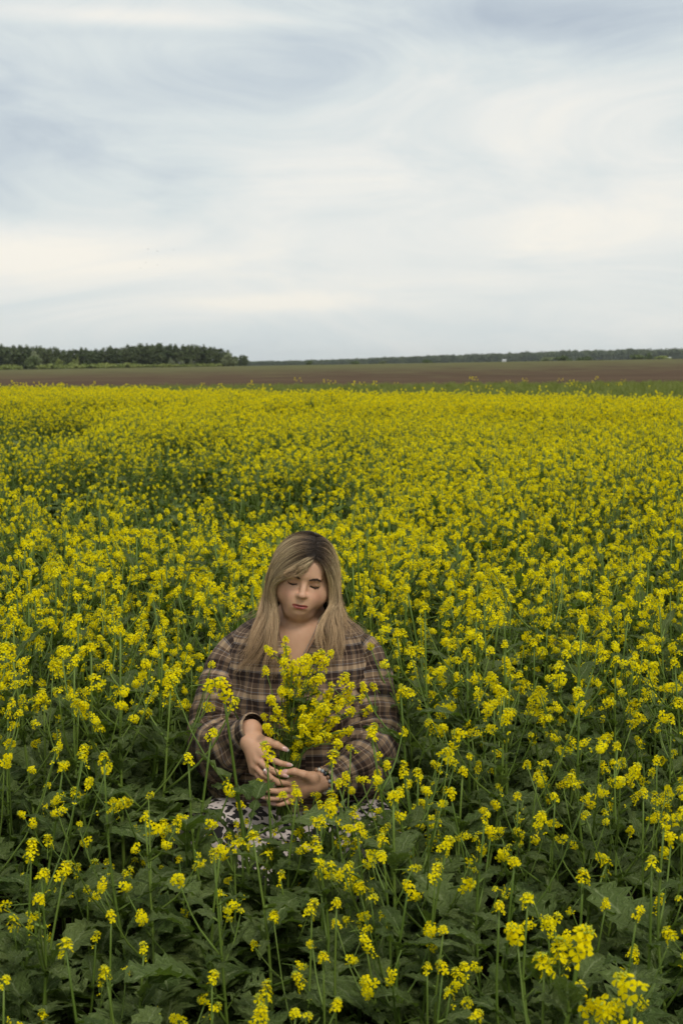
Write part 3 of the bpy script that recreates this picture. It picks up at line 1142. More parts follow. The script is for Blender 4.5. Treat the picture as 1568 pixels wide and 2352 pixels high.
# low leafy growth right in front of her knees
for k in range(110):
    x = W0.x + rs.uniform(-.44, .44)
    y = rs.uniform(3.34, 3.70)
    if not free(x, y, .065):
        continue
    pl = LEAFY[rs.integers(4)] if rs.random() < .45 else SOME[rs.integers(6)]
    px_, py_ = project((x, y, .5))
    zt = CAM_H + ray(px_, (856 if px_ < 202 else 822 if px_ < 232 else 792 if px_ < 335 else 772) + 24 * rs.random()).z * y
    occupy(x, y)
    put(pl, x, y, min(zt / pl.top[2], 1.35), rs.uniform(0, 6.28))

cand = []
for _ in range(9000):
    y = rs.uniform(2.15, 5.6)
    hw = 0.24 * y + 0.12
    x = rs.uniform(-hw, hw)
    if in_woman(x, y) or not free(x, y, 0.125):
        continue
    pl, s = choose(x, y)
    top = pl.top[2] * s
    if y < 2.9:       # keep the view down into the near plants open
        zmax = CAM_H + ray(341, 905).z * y
        if top > zmax and rs.random() < 0.8:
            s *= max(zmax, 0.25) / top
            top = pl.top[2] * s
            if s < 0.45:
                pl = LEAFY[rs.integers(4)]
                s = max(min(zmax / pl.top[2], 1.2), 0.5)
                top = pl.top[2] * s
    if blocks_woman(x, y, top):
        pl = (LEAFY, SOME, SLIM)[rs.integers(3)]
        pl = pl[rs.integers(len(pl))]
        px_, py_ = project((x, y, .5))
        zt = CAM_H + ray(px_, (808 if px_ > 242 else 842) + 45 * rs.random()).z * y
        s = min(zt / pl.top[2], 1.25)
        if s < 0.45 or blocks_woman(x, y, pl.top[2] * s):
            continue
    occupy(x, y)
    put(pl, x, y, s, rs.uniform(0, 6.28))
plants.sort(key=lambda p: p[2])
N_SINGLE = 300
singles, spill = plants[:N_SINGLE], plants[N_SINGLE:]


def head_word(n):
    return ('one flower head', 'two flower heads', 'three flower heads', 'four flower heads', 'five flower heads', 'six flower heads',
            'seven flower heads', 'eight flower heads', 'nine flower heads')[n - 1] if n < 10 else 'many flower heads'


rows_of = [sorted(singles[i:i + 20], key=lambda p: p[1]) for i in range(0, len(singles), 20)]
row_place = {id(p): (r + 1, k + 1) for r, row in enumerate(rows_of) for k, p in enumerate(row)}
for one in singles:
    pl, x, y, s, rz = one
    e = bpy.data.objects.new('mustard_plant', None)
    e.empty_display_size = 0.05
    e.location = (x, y, 0.012)
    e.rotation_euler = (rs.normal() * 0.03, rs.normal() * 0.03, rz)
    e.scale = (s, s, s)
    col_main.objects.link(e)
    link('stem', pl.stem, e)
    for kind, i, M in pl.leaves:
        link('leaf', (ME_LOBED if kind == 'lobed' else ME_LANCE)[i], e, M)
    for i, M in pl.heads:
        link('flower_head', ME_CLUS[i], e, M)
    kind = 'low leafy' if pl in LEAFY else 'tall branching' if pl in FULL else 'slender'
    row, nth_ = row_place[id(one)]
    tag(e, f'{kind} mustard plant with {head_word(len(pl.heads))}, {ordinal(nth_)} from the left in the {"nearest" if row == 1 else ordinal(row)} row', 'mustard plant',
        'yellow mustard plants near the camera')

# ---- the rest of the field, past counting
kinds = FULL + SOME + FAR
kind_obj = [proto(f'field_plant_{i:02d}', p.joined('field_plant')) for i, p in enumerate(kinds)]
kidx = {id(p): i for i, p in enumerate(kinds)}
pts, rz_, sc_, id_ = [], [], [], []
for pl, x, y, s, rz in spill:
    i = kidx.get(id(pl))
    if i is None:
        i = int(rs.integers(9, 15))
        s = s * pl.top[2] / kinds[i].top[2]
    pts.append((x, y, 0.012)); rz_.append(rz); sc_.append(s); id_.append(i)
# beside the near view, for anyone stepping aside
for _ in range(1600):
    y = rs.uniform(1.6, 5.6)
    x = rs.uniform(-3.2, 3.2)
    if abs(x) < 0.24 * y + 0.16 or not free(x, y, 0.14):
        continue
    occupy(x, y)
    i = int(rs.integers(0, 15))
    pts.append((x, y, 0.012)); rz_.append(rs.uniform(0, 6.28)); sc_.append(rs.uniform(.75, 1.0)); id_.append(i)
# the open field: rows of strips out to its far edge
y = 5.6
rows_n = 0
while y < 64:
    step = 0.15 if y < 12 else 0.17 if y < 25 else 0.19
    hw = 0.27 * y + 1.6
    xs = np.arange(-hw, hw, step)
    xs = xs + rs.uniform(-.5, .5, len(xs)) * step * 0.95
    yy = y + rs.uniform(-.5, .5, len(xs)) * step * 0.95
    for x, y2 in zip(xs, yy):
        if y2 > field_edge(x) + 0.25 * rs.normal():
            continue
        q = 1.15 * mnoise.noise((x * 0.30, y2 * 0.26, 9.2)) + 0.8 * mnoise.noise((x * 0.95, y2 * 0.8, 2.2))
        px = x / y2
        q2 = q + (0.16 if px > 0.02 else -0.05) + (0.08 if y2 > 12 else 0)
        edge = field_edge(x) - y2
        if edge < 9:
            q2 += 0.6
        elif edge < 24:
            q2 -= 0.22 * (1.0 if px < 0.05 else 0.3) * math.sin(PI * (edge - 9) / 15)
        if q2 < -0.24:
            if rs.random() < 0.55:
                continue
            i = int(rs.integers(9, 15)); s = rs.uniform(0.8, 1.05)
        elif q2 < 0.06 and rs.random() < 0.6:
            i = int(rs.integers(9, 15)); s = rs.uniform(0.95, 1.2)
        else:
            i = int(rs.integers(15, 22) if rs.random() < smooth01(9, 26, y2) + (0.5 if edge < 9 else 0) else rs.integers(0, 9)); s = rs.uniform(0.84, 1.08) + 0.07 * q
        pts.append((x, y2, 0.012)); rz_.append(rs.uniform(0, 6.28)); sc_.append(s); id_.append(i)
        if edge < 11:
            for _ in range(2):
                pts.append((x + rs.uniform(-.1, .1), y2 + rs.uniform(-.1, .1), 0.012)); rz_.append(rs.uniform(0, 6.28)); sc_.append(s * rs.uniform(1.0, 1.1)); id_.append(int(rs.integers(15, 22)))
    y += step
o = scatter_object('mustard_crop', pts, rz_, sc_, id_, kind_obj, tilt=rs.normal(size=(len(pts), 2)) * 0.05)
tag(o, 'dense flowering yellow mustard crop covering the field to its far edge', kind='stuff')

# weeds on the strip beyond the crop
M_WEED = plant_mat('weed_green', (0.16, 0.20, 0.035), (0.24, 0.265, 0.06), trans=0.35, scale=1.0)
wk = []
for i in range(4):
    rng = np.random.default_rng(900 + i)
    mb = MB()
    for k in range(26):
        a, q = rng.uniform(0, 6.28), rng.uniform(0, .22)
        hh = rng.uniform(.2, .62)
        w = rng.uniform(.012, .03)
        bx, by = math.cos(a) * q, math.sin(a) * q
        a2 = rng.uniform(0, 6.28)
        lx, ly = math.cos(a2), math.sin(a2)
        mb.add([(bx - ly * w, by + lx * w, 0), (bx + ly * w, by - lx * w, 0), (bx + lx * .06 + ly * w, by + ly * .06 - lx * w, hh * .6), (bx + lx * .06 - ly * w, by + ly * .06 + lx * w, hh * .6),
                (bx + lx * .16, by + ly * .16, hh)], [(0, 1, 2, 3), (3, 2, 4)], 0)
    if i == 0:
        for k in range(5):
            v, f = ico(0.03, (rng.normal() * .1, rng.normal() * .1, rng.uniform(.5, .75)), 5, 3)
            mb.add(v, f, 1)
    wk.append(proto(f'weed_{i}', mb.mesh('weed', [M_WEED, M_PETAL])))
nw = 26000
wx = rs.uniform(-45, 62, nw)
wy = field_edge(wx) + 0.4 + rs.random(nw) * (verge_edge(wx) - field_edge(wx))
wy = wy + rs.normal(size=nw) * np.where(rs.random(nw) < .3, 2.2, .4)
keep = (wy > field_edge(wx) + .3) & (np.abs(wx) < 0.27 * wy + 2)
wx, wy = wx[keep], wy[keep]
wi = np.where(rs.random(len(wx)) < 0.012, 0, rs.integers(1, 4, len(wx)))
o = scatter_object('verge_weeds', np.c_[wx, wy, terrain_z(wx, wy) + 0.01], rs.uniform(0, 6.28, len(wx)), rs.uniform(.6, 1.25, len(wx)), wi, wk)
tag(o, 'green weeds and grass between mustard crop and ploughed field', kind='stuff')

# dry straw and dead leaf bits on the near soil
M_STRAW = plain_mat('dry_straw', (0.13, 0.10, 0.06), (0.26, 0.20, 0.12), rough=0.9, scale=9.0)
mb = MB()
for _ in range(900):
    y = rs.uniform(2.6, 5.2)
    x = rs.uniform(-.26 * y - .2, .26 * y + .2)
    a = rs.uniform(0, 6.28)
    l = rs.uniform(.015, .07)
    w = rs.uniform(.001, .0028)
    dx, dy = math.cos(a), math.sin(a)
    z = 0.018 + rs.uniform(0, .012)
    mb.add([(x - dx * l - dy * w, y - dy * l + dx * w, z), (x - dx * l + dy * w, y - dy * l - dx * w, z), (x + dx * l + dy * w, y + dy * l - dx * w, z + rs.uniform(-.004, .01)), (x + dx * l - dy * w, y + dy * l + dx * w, z + rs.uniform(-.004, .01))], [(0, 1, 2, 3)])
o = link('straw_litter', mb.mesh('straw_litter', [M_STRAW]))
tag(o, 'dry straw bits scattered on the dark soil', kind='stuff')
# ------------------------------------------------------------------ the woman
# local frame: x to picture right, y away from the camera, z up, origin on the ground under her
W = W0
HEADC = Vector((0.024, -0.067, 1.084))
HROT = Matrix.Rotation(rad(3), 3, 'Z') @ Matrix.Rotation(rad(10.0), 3, 'Y') @ Matrix.Rotation(rad(12.0), 3, 'X')
# head frame: hx picture right, hf forward (towards the viewer), hz up
HX = HROT @ Vector((1, 0, 0))
HF = HROT @ Vector((0, -1, 0))
HZ = HROT @ Vector((0, 0, 1))
HB = np.array([HX, HF, HZ])                 # rows: axes


def hp(x, f, z):
    """head frame -> woman frame"""
    return np.array(HEADC + HX * x + HF * f + HZ * z)


def axis(parts):
    out = [parts[0][0]]
    for a, b, st in parts:
        n = max(1, int(round((b - a) / st)))
        out += list(a + (b - a) * (np.arange(1, n + 1) / n))
    return np.array(out)


GX = axis([(-.46, -.14, .006), (-.14, .16, .0018), (.16, .46, .006)])
GY = axis([(-.47, -.12, .0020), (-.12, .06, .003), (.06, .42, .007)])
GZ = axis([(-.02, .44, .010), (.44, .70, .0020), (.70, .93, .0032), (.93, 1.24, .0017)])
SD = np.full((len(GX), len(GY), len(GZ)), 0.06, np.float32)


def box_slice(lo, hi, pad):
    s = []
    for G, a, b in zip((GX, GY, GZ), lo, hi):
        i0 = max(int(np.searchsorted(G, a - pad)) - 1, 0)
        i1 = min(int(np.searchsorted(G, b + pad)) + 1, len(G))
        s.append(slice(i0, i1))
    return tuple(s)


def coords(s):
    return np.meshgrid(GX[s[0]].astype(np.float32), GY[s[1]].astype(np.float32), GZ[s[2]].astype(np.float32), indexing='ij', sparse=True)


def blend(s, d, k, sub=False):
    a = SD[s]
    if sub:
        b = -d
        h = np.clip(0.5 - 0.5 * (a - b) / k, 0, 1)      # smooth max
        SD[s] = a * (1 - h) + b * h + k * h * (1 - h)
    else:
        h = np.clip(0.5 + 0.5 * (a - d) / k, 0, 1)
        SD[s] = a * (1 - h) + d * h - k * h * (1 - h)


def cone(p, q, r1, r2, k=0.02):
    p, q = np.asarray(p, float), np.asarray(q, float)
    rm = max(r1, r2)
    s = box_slice(np.minimum(p, q) - rm, np.maximum(p, q) + rm, 0.02 + k)
    X, Y, Z = coords(s)
    v = q - p
    L2 = v @ v
    h = np.clip(((X - p[0]) * v[0] + (Y - p[1]) * v[1] + (Z - p[2]) * v[2]) / L2, 0, 1)
    d = np.sqrt((X - p[0] - h * v[0]) ** 2 + (Y - p[1] - h * v[1]) ** 2 + (Z - p[2] - h * v[2]) ** 2) - (r1 + (r2 - r1) * h)
    blend(s, d.astype(np.float32), k)


def ell(c, r, k=0.02, B=None, sub=False):
    c, r = np.asarray(c, float), np.asarray(r, float)
    rm = float(r.max())
    s = box_slice(c - rm, c + rm, 0.02 + k)
    X, Y, Z = coords(s)
    X, Y, Z = X - c[0], Y - c[1], Z - c[2]
    if B is not None:
        X, Y, Z = (X * B[i, 0] + Y * B[i, 1] + Z * B[i, 2] for i in range(3))
    k0 = np.sqrt((X / r[0]) ** 2 + (Y / r[1]) ** 2 + (Z / r[2]) ** 2)
    k1 = np.sqrt((X / r[0] ** 2) ** 2 + (Y / r[1] ** 2) ** 2 + (Z / r[2] ** 2) ** 2)
    d = k0 * (k0 - 1) / (k1 + 1e-6)
    blend(s, d.astype(np.float32), k, sub)


def hell(c, r, k=0.01, sub=False):
    ell(hp(*c), r, k, HB, sub)


def hcone(p, q, r1, r2, k=0.006):
    cone(hp(*p), hp(*q), r1, r2, k)


# trunk and limbs
ell((0, .03, .46), (.215, .165, .19), .05)
ell((0, .02, .72), (.185, .13, .19), .05)
ell((0, .12, .30), (.19, .14, .14), .05)
for sg in (-1, 1):
    ell((sg * .088, -.085, .69), (.085, .085, .085), .05)
    cone((0.0, .025, .880), (sg * .150, .03, .838), .060, .048, .04)
    cone((0.015, .01, .95), (sg * .10, .03, .885), .040, .050, .05)
    cone((sg * .10, .08, .31), (sg * .235, -.22, .350), .092, .062, .04)
    cone((sg * .235, -.22, .350), (sg * .20, -.08, .09), .058, .042, .03)
    cone((sg * .20, -.05, .055), (sg * .23, -.25, .035), .042, .032, .03)
GRIP = np.array((-0.023, -0.37, 0.578))
SHO = {-1: (-.165, .02, .82), 1: (.165, .02, .82)}
ELB = {-1: np.array((-.245, -.13, .60)), 1: np.array((.235, -.14, .575))}
WRI = {-1: GRIP + (-.096, .055, .098), 1: GRIP + (.104, .03, -.040)}
for sg in (-1, 1):
    cone(SHO[sg], ELB[sg], .050, .044, .03)
    cone(ELB[sg], WRI[sg], .045, .028, .02)
# neck and upper chest
cone((0.004, .015, .90), (0.018, -.025, 1.00), .064, .060, .035)
ell((0, -.030, .84), (.12, .078, .085), .05)
ell((0.005, -.055, .905), (.06, .045, .05), .04)

# head
hell((0, -.008, .030), (.0755, .094, .088), .012)
hell((0, .014, -.030), (.0695, .074, .078), .02)
for sg in (-1, 1):
    hell((sg * .040, .036, -.036), (.037, .036, .044), .03)          # full cheeks
    hell((sg * .051, .010, -.044), (.025, .038, .042), .02)          # jaw
    hell((sg * .078, -.012, -.008), (.010, .020, .032), .008)        # ears
hell((0, .062, -.090), (.027, .023, .021), .02)                       # chin
hell((0, .035, -.103), (.046, .040, .025), .028)                      # soft under-chin
hell((0, .058, .042), (.052, .030, .036), .02)                        # forehead
hell((0, .079, .026), (.036, .012, .010), .016)                       # brow
for sg in (-1, 1):
    hell((sg * .0335, .0925, .004), (.0165, .012, .0105), .012, True)   # sockets
    hell((sg * .0330, .0690, .004), (.0165, .0152, .0125), .005)        # closed lids
    hell((sg * .0330, .0800, -.0055), (.0155, .0020, .0016), .004, True)
    hell((sg * .031, .081, .0190), (.019, .006, .0055), .010)         # brow pads
    hell((sg * .026, .081, -.040), (.012, .010, .012), .016)          # nose-side cheek
hcone((0, .0820, .014), (0, .1030, -.024), .0074, .0100, .008)         # nose bridge
hell((0, .1040, -.0275), (.0118, .0112, .0088), .005)                 # tip
for sg in (-1, 1):
    hell((sg * .0118, .0935, -.0300), (.0068, .0090, .0066), .004)    # wings
    hell((sg * .0066, .1000, -.0378), (.0040, .0050, .0030), .003, True)
hell((0, .0800, -.064), (.036, .019, .027), .022)                     # mouth mound
for sg in (-1, 1):
    hcone((sg * .0045, .0965, -.0598), (sg * .0210, .0880, -.0622), .0038, .0016, .006)   # upper lip
hcone((-.0090, .0950, -.0684), (.0090, .0950, -.0684), .0046, .0046, .006)               # lower lip
for sg in (-1, 1):
    hcone((sg * .0090, .0950, -.0684), (sg * .0200, .0885, -.0632), .0044, .0016, .006)
hell((0, .1000, -.0638), (.0190, .0030, .0009), .0025, True)          # line of the mouth
hell((0, .0960, -.0800), (.016, .007, .0040), .008, True)             # dip under the lip

# hands: wrist, knuckles and finger joints
HANDS = {
    -1: dict(wrist=(-.096, .055, .098), heel=(-.100, .022, .070),
             fingers=[[(-.060, -.018, .050), (-.031, -.043, .039), (-.009, -.042, .030), (.008, -.033, .024)],
                      [(-.074, -.020, .033), (-.046, -.049, .019), (-.020, -.050, .006), (-.002, -.042, -.003)],
                      [(-.083, -.016, .016), (-.059, -.045, -.001), (-.036, -.048, -.012), (-.019, -.042, -.019)],
                      [(-.086, -.007, .000), (-.068, -.030, -.017), (-.051, -.036, -.027), (-.039, -.033, -.033)]],
             thumb=[(-.078, .030, .078), (-.046, .006, .078), (-.022, -.006, .072), (-.002, -.006, .062)]),
    1: dict(wrist=(.104, .030, -.040), heel=(.080, .006, -.046),
            fingers=[[(.018, -.016, -.032), (-.016, -.044, -.024), (-.035, -.051, -.009), (-.047, -.052, .006)],
                     [(.015, -.012, -.052), (-.021, -.040, -.050), (-.046, -.046, -.045), (-.064, -.042, -.039)],
                     [(.020, -.004, -.070), (-.014, -.030, -.073), (-.041, -.037, -.072), (-.058, -.033, -.069)],
                     [(.030, .006, -.084), (.006, -.017, -.090), (-.015, -.025, -.092), (-.029, -.022, -.091)]],
            thumb=[(.078, -.008, -.022), (.052, -.034, -.004), (.028, -.041, .006), (.006, -.036, .003)])}
for sg, h in HANDS.items():
    wr = GRIP + h['wrist']
    hl = GRIP + h['heel']
    cone(ELB[sg] * .25 + wr * .75, wr, .033, .026, .012)
    cone(wr, hl, .026, .022, .012)
    for i, fg in enumerate(h['fingers']):
        P = [GRIP + q for q in fg]
        cone(wr * .55 + hl * .45, P[0], .017, .0118, .010)
        cone(hl, P[0], .019, .0112, .010)
        r = (.0098, .0100, .0095, .0084)[i]
        for j in range(3):
            cone(P[j], P[j + 1], r * (1 - .09 * j), r * (1 - .09 * (j + 1)), .0022 if j else .004)
    for a, b in zip(h['fingers'][:-1], h['fingers'][1:]):        # flesh between the knuckles
        cone(GRIP + a[0], GRIP + b[0], .0105, .0105, .006)
    P = [GRIP + q for q in h['thumb']]
    cone(hl, P[0], .021, .0165, .012)
    cone(P[0], P[1], .0165, .0118, .008)
    cone(P[0], GRIP + h['fingers'][0][0], .013, .010, .012)
    cone(P[1], P[2], .0112, .0108, .004)
    cone(P[2], P[3], .0108, .0080, .003)

import openvdb
vg = openvdb.FloatGrid(0.06)
vg.copyFromArray(np.ascontiguousarray(SD))
pts_i, quads = vg.convertToQuads(isovalue=0.0)
del SD
BV = np.c_[np.interp(pts_i[:, 0], np.arange(len(GX)), GX), np.interp(pts_i[:, 1], np.arange(len(GY)), GY), np.interp(pts_i[:, 2], np.arange(len(GZ)), GZ)]
BQ = np.asarray(quads)[:, ::-1]
# orient outwards and smooth a little
e01, e02 = BV[BQ[:, 1]] - BV[BQ[:, 0]], BV[BQ[:, 2]] - BV[BQ[:, 0]]
vol = np.einsum('ij,ij->i', BV[BQ[:, 0]] - (0, 0, .6), np.cross(e01, e02)).sum()
if vol < 0:
    BQ = BQ[:, ::-1]
for _ in range(2):
    acc = np.zeros_like(BV)
    cnt = np.zeros(len(BV))
    for i in range(4):
        j = (i + 1) % 4
        np.add.at(acc, BQ[:, i], BV[BQ[:, j]])
        np.add.at(acc, BQ[:, j], BV[BQ[:, i]])
        np.add.at(cnt, BQ[:, i], 1)
        np.add.at(cnt, BQ[:, j], 1)
    BV = BV * 0.55 + 0.45 * acc / np.maximum(cnt, 1)[:, None]

# soften cheeks, jaw and brow, leaving eyes, nose and mouth crisp
Hs = (BV - np.array(HEADC)) @ HB.T
xa = np.abs(Hs[:, 0])
keep_f = np.maximum.reduce([np.exp(-((xa - .033) / .017) ** 4 - ((Hs[:, 2] - .002) / .014) ** 4), np.exp(-(Hs[:, 0] / .020) ** 4 - ((Hs[:, 2] + .022) / .026) ** 4) * (Hs[:, 1] > .07),
                            np.exp(-(Hs[:, 0] / .027) ** 4 - ((Hs[:, 2] + .064) / .013) ** 4)])
soft = ((Hs[:, 2] > -.14) & (Hs[:, 2] < .06) & (Hs[:, 1] > -.02) & (xa < .09)) * (1 - keep_f)
soft = np.clip(soft, 0, 1)[:, None] * .5
for _ in range(36):
    acc = np.zeros_like(BV)
    cnt = np.zeros(len(BV))
    for i in range(4):
        j = (i + 1) % 4
        acc += np.stack([np.bincount(BQ[:, i], BV[BQ[:, j], k], len(BV)) + np.bincount(BQ[:, j], BV[BQ[:, i], k], len(BV)) for k in range(3)], 1)
        cnt += np.bincount(BQ[:, i], minlength=len(BV)) + np.bincount(BQ[:, j], minlength=len(BV))
    BV = BV * (1 - soft) + soft * acc / np.maximum(cnt, 1)[:, None]

# skin tones by place, with shade painted on hands and between lips
H = (BV - np.array(HEADC)) @ HB.T                # head-frame coordinates
hx, hf, hz = H[:, 0], H[:, 1], H[:, 2]
ax = np.abs(hx)
SKIN = np.array((0.64, 0.385, 0.25))
colr = np.tile(SKIN, (len(BV), 1))


def paint(mask, c):
    global colr
    m = np.clip(mask, 0, 1)[:, None]
    colr = colr * (1 - m) + np.array(c) * m


is_head = (hz > -.135) & (np.abs(hx) < .1) & (hf > -.12)
front = smooth01(.03, .06, hf) * is_head
paint(.38 * front * np.exp(-((ax - .045) / .020) ** 2 - ((hz + .034) / .022) ** 2), (0.56, 0.22, 0.165))       # cheeks
paint(.35 * front * np.exp(-(hx / .014) ** 2 - ((hz + .030) / .014) ** 2), (0.58, 0.27, 0.20))                  # nose
paint(.40 * front * np.exp(-((ax - .033) / .018) ** 2 - ((hz - .004) / .010) ** 2), (0.43, 0.235, 0.175))        # lids
MZ = -.0638 + np.clip(ax - .008, 0, 1) * 0.13
lipw = np.sqrt(np.clip(1.0 - (ax / .0235) ** 2, 0.0004, 1))
up = (hz - MZ) / ((.0066 - .0018 * np.exp(-(hx / .0030) ** 2)) * lipw)
lo = (MZ - hz) / (.0092 * lipw)
inl = (ax < .0236) * (hf > .070) * is_head
paint(smooth01(1.15, .85, up) * (hz >= MZ) * inl, (0.25, 0.045, 0.042))
paint(smooth01(1.15, .85, lo) * (hz < MZ) * inl, (0.36, 0.095, 0.085))
paint(.85 * np.exp(-((hz - MZ) / .0010) ** 2) * (ax < .0225) * inl, (0.07, 0.018, 0.018))  # shade in the crease between the lips, painted as a dark line
hands_shade_m = smooth01(-.20, -.27, BV[:, 1]) * (BV[:, 2] < .75)
paint(.55 * hands_shade_m, (0.48, 0.265, 0.165))  # hands painted darker, as if in shade
bz = np.interp(ax, (.013, .024, .034, .044, .053), (.0180, .0205, .0222, .0212, .0175))
bw = np.interp(ax, (.012, .016, .030, .046, .054), (.0008, .0027, .0026, .0016, .0004))
paint(.88 * smooth01(1.25, .75, np.abs(hz - bz) / bw) * (ax > .0125) * (ax < .054) * (hf > .04) * is_head, (0.050, 0.032, 0.024))
# scalp under the hair: dark roots, a pale line at the parting
hairline = .062 - 1.0 * np.clip(ax - .030, 0, 1) - 0.3 * ax
scalp = is_head * np.maximum(smooth01(0, .010, hz - hairline - .012 + np.clip(.055 - hf, -.02, 0)), smooth01(.012, -.01, hf) * (hz > -.075) * (ax > .03) * 1.0)
scalp = np.where((hf < .008) & (hz > -.07), 1.0, scalp) * is_head
paint(scalp, (0.040, 0.028, 0.021))

me = bpy.data.meshes.new('person')
me.vertices.add(len(BV)); me.vertices.foreach_set('co', BV.astype(np.float32).ravel())
me.loops.add(4 * len(BQ)); me.loops.foreach_set('vertex_index', np.ascontiguousarray(BQ).astype(np.int32).ravel())
me.polygons.add(len(BQ)); me.polygons.foreach_set('loop_start', np.arange(0, 4 * len(BQ), 4, dtype=np.int32))
me.polygons.foreach_set('use_smooth', np.ones(len(BQ), bool))
me.update(calc_edges=True)
me.validate()
ca = me.color_attributes.new('tone', 'FLOAT_COLOR', 'POINT')
ca.data.foreach_set('color', np.c_[colr, np.ones(len(BV))].astype(np.float32).ravel())


def skin_mat():
    m, t, b, out = new_mat('skin')
    a = N(t, 'ShaderNodeVertexColor', layer_name='tone')
    tc = N(t, 'ShaderNodeTexCoord')
    nz = N(t, 'ShaderNodeTexNoise', ins={'Scale': 45.0, 'Detail': 4.0})
    t.links.new(tc.outputs['Object'], nz.inputs['Vector'])
    col = mixc(t, mathn(t, 'MULTIPLY', mathn(t, 'SUBTRACT', nz.outputs[0], 0.35), 0.5, clamp=True), a.outputs[0], (0.48, 0.22, 0.14))
    t.links.new(col, b.inputs['Base Color'])
    b.inputs['Roughness'].default_value = 0.52
    b.inputs['Specular IOR Level'].default_value = 0.35
    b.inputs['Subsurface Weight'].default_value = 0.12
    b.inputs['Subsurface Radius'].default_value = (0.010, 0.004, 0.002)
    b.inputs['Subsurface Scale'].default_value = 0.5
    n2 = N(t, 'ShaderNodeTexNoise', ins={'Scale': 420.0, 'Detail': 2.0})
    t.links.new(tc.outputs['Object'], n2.inputs['Vector'])
    bump(t, b, n2.outputs[0], 0.12, 0.002)
    return m


M_SKIN = skin_mat()
me.materials.append(M_SKIN)
person = link('person', me)
person.location = W
tag(person, 'woman in brown plaid shirt crouching in the field, eyes lowered, holding cut flowers', 'person')
bvh = BVHTree.FromPolygons(BV.tolist(), BQ.tolist())


def face_point(x, z, off=0.0):
    """point on the face at head-frame x, z"""
    o = Vector(hp(x, .2, z))
    loc, nrm, _, _ = bvh.ray_cast(o, -HF)
    return np.array(loc + (HF * off)) if loc else hp(x, .08, z)


# lashes, brows
M_LASH = plain_mat('dark_lash', (0.012, 0.009, 0.008), rough=0.6, scale=50)
M_BROW = plain_mat('brow_hair', (0.040, 0.026, 0.018), (0.07, 0.048, 0.034), rough=0.7, scale=300)
rw = np.random.default_rng(8)
for sg in (-1, 1):
    mb = MB()
    pts = [face_point(sg * x, z, .0006) for x, z in ((.0185, -.0015), (.025, -.0055), (.033, -.0072), (.041, -.0056), (.0480, -.0005))]
    c = bez(pts, 14)
    v, f = tube(c, .0014 * np.sin(np.linspace(.25, PI - .15, 14)) + .0005, 5)
    mb.add(v, f)
    for i in range(22):
        p = c[int(rw.integers(1, 13))]
        out = np.array(HF) * rw.uniform(.002, .0055) - np.array(HZ) * rw.uniform(.0025, .0055) + np.array(HX) * sg * rw.normal(.0008, .001)
        v, f = tube([p, p + out * .6, p + out + np.array(HZ) * .001], [.0004, .0003, .0001], 3)
        mb.add(v, f)
    link('eyelashes', mb.mesh('eyelashes', [M_LASH]), person)
    mb = MB()
    c = bez([face_point(sg * x, z, .0004) for x, z in ((.0145, .0180), (.024, .0207), (.034, .0223), (.041, .0212), (.047, .0190))], 26)
    wd = np.interp(np.linspace(0, 1, 26), (0, .25, .7, 1), (.0030, .0033, .0024, .0007))
    for i in range(190):
        j = int(rw.integers(0, 25))
        p = c[j] + np.array(HZ) * rw.normal() * wd[j] * .6 + np.array(HF) * .0005
        d = (c[min(j + 1, 25)] - c[max(j - 1, 0)])
        d = d / np.linalg.norm(d)
        d = d * .006 + np.array(HZ) * rw.uniform(.0005, .003) * (1 if j < 17 else -1)
        v, f = tube([p, p + d], [.0003, .0001], 3, False)
        mb.add(v, f)
    link('eyebrow', mb.mesh('eyebrow', [M_BROW]), person)

# fingernails with pale tips
M_NAIL = plain_mat('nail_pink', (0.62, 0.36, 0.32), (0.66, 0.40, 0.36), rough=0.25, spec=0.5, scale=60)
M_TIP = plain_mat('nail_tip', (0.78, 0.74, 0.70), rough=0.25, spec=0.5, scale=60)
for sg, h in HANDS.items():
    ctr = GRIP + np.mean([f[1] for f in h['fingers']], axis=0)
    for i, fg in enumerate(h['fingers'] + [h['thumb']]):
        P2, P3 = GRIP + fg[2], GRIP + fg[3]
        d = (P3 - P2) / np.linalg.norm(P3 - P2)
        up_ = np.array((0, -1.0, 0.35))
        if i == 4 and sg == 1:
            up_ = np.array((-.2, -.7, .8))
        up_ = up_ - d * (up_ @ d)
        up_ /= np.linalg.norm(up_)
        sd_ = np.cross(d, up_)
        r = .0074 if i < 4 else .0086
        mb = MB()
        V, UVm = [], []
        for a, wv, hgt in ((-.008, .0048, .0002), (-.003, .0056, .0008), (.003, .0056, .0010), (.008, .0048, .0004), (.0125, .0030, -.0008)):
            for tt in (-1, -.5, 0, .5, 1):
                V.append(P3 + d * (a + .002) + sd_ * tt * wv * (1.15 if i == 4 else 1) + up_ * (r + hgt - .0034 * tt * tt))
        F = grid_faces(5, 5)
        mb.add(V, F[:12], 0)
        mb.add(V, F[12:], 1)
        link('fingernail', mb.mesh('fingernail', [M_NAIL, M_TIP]), person)

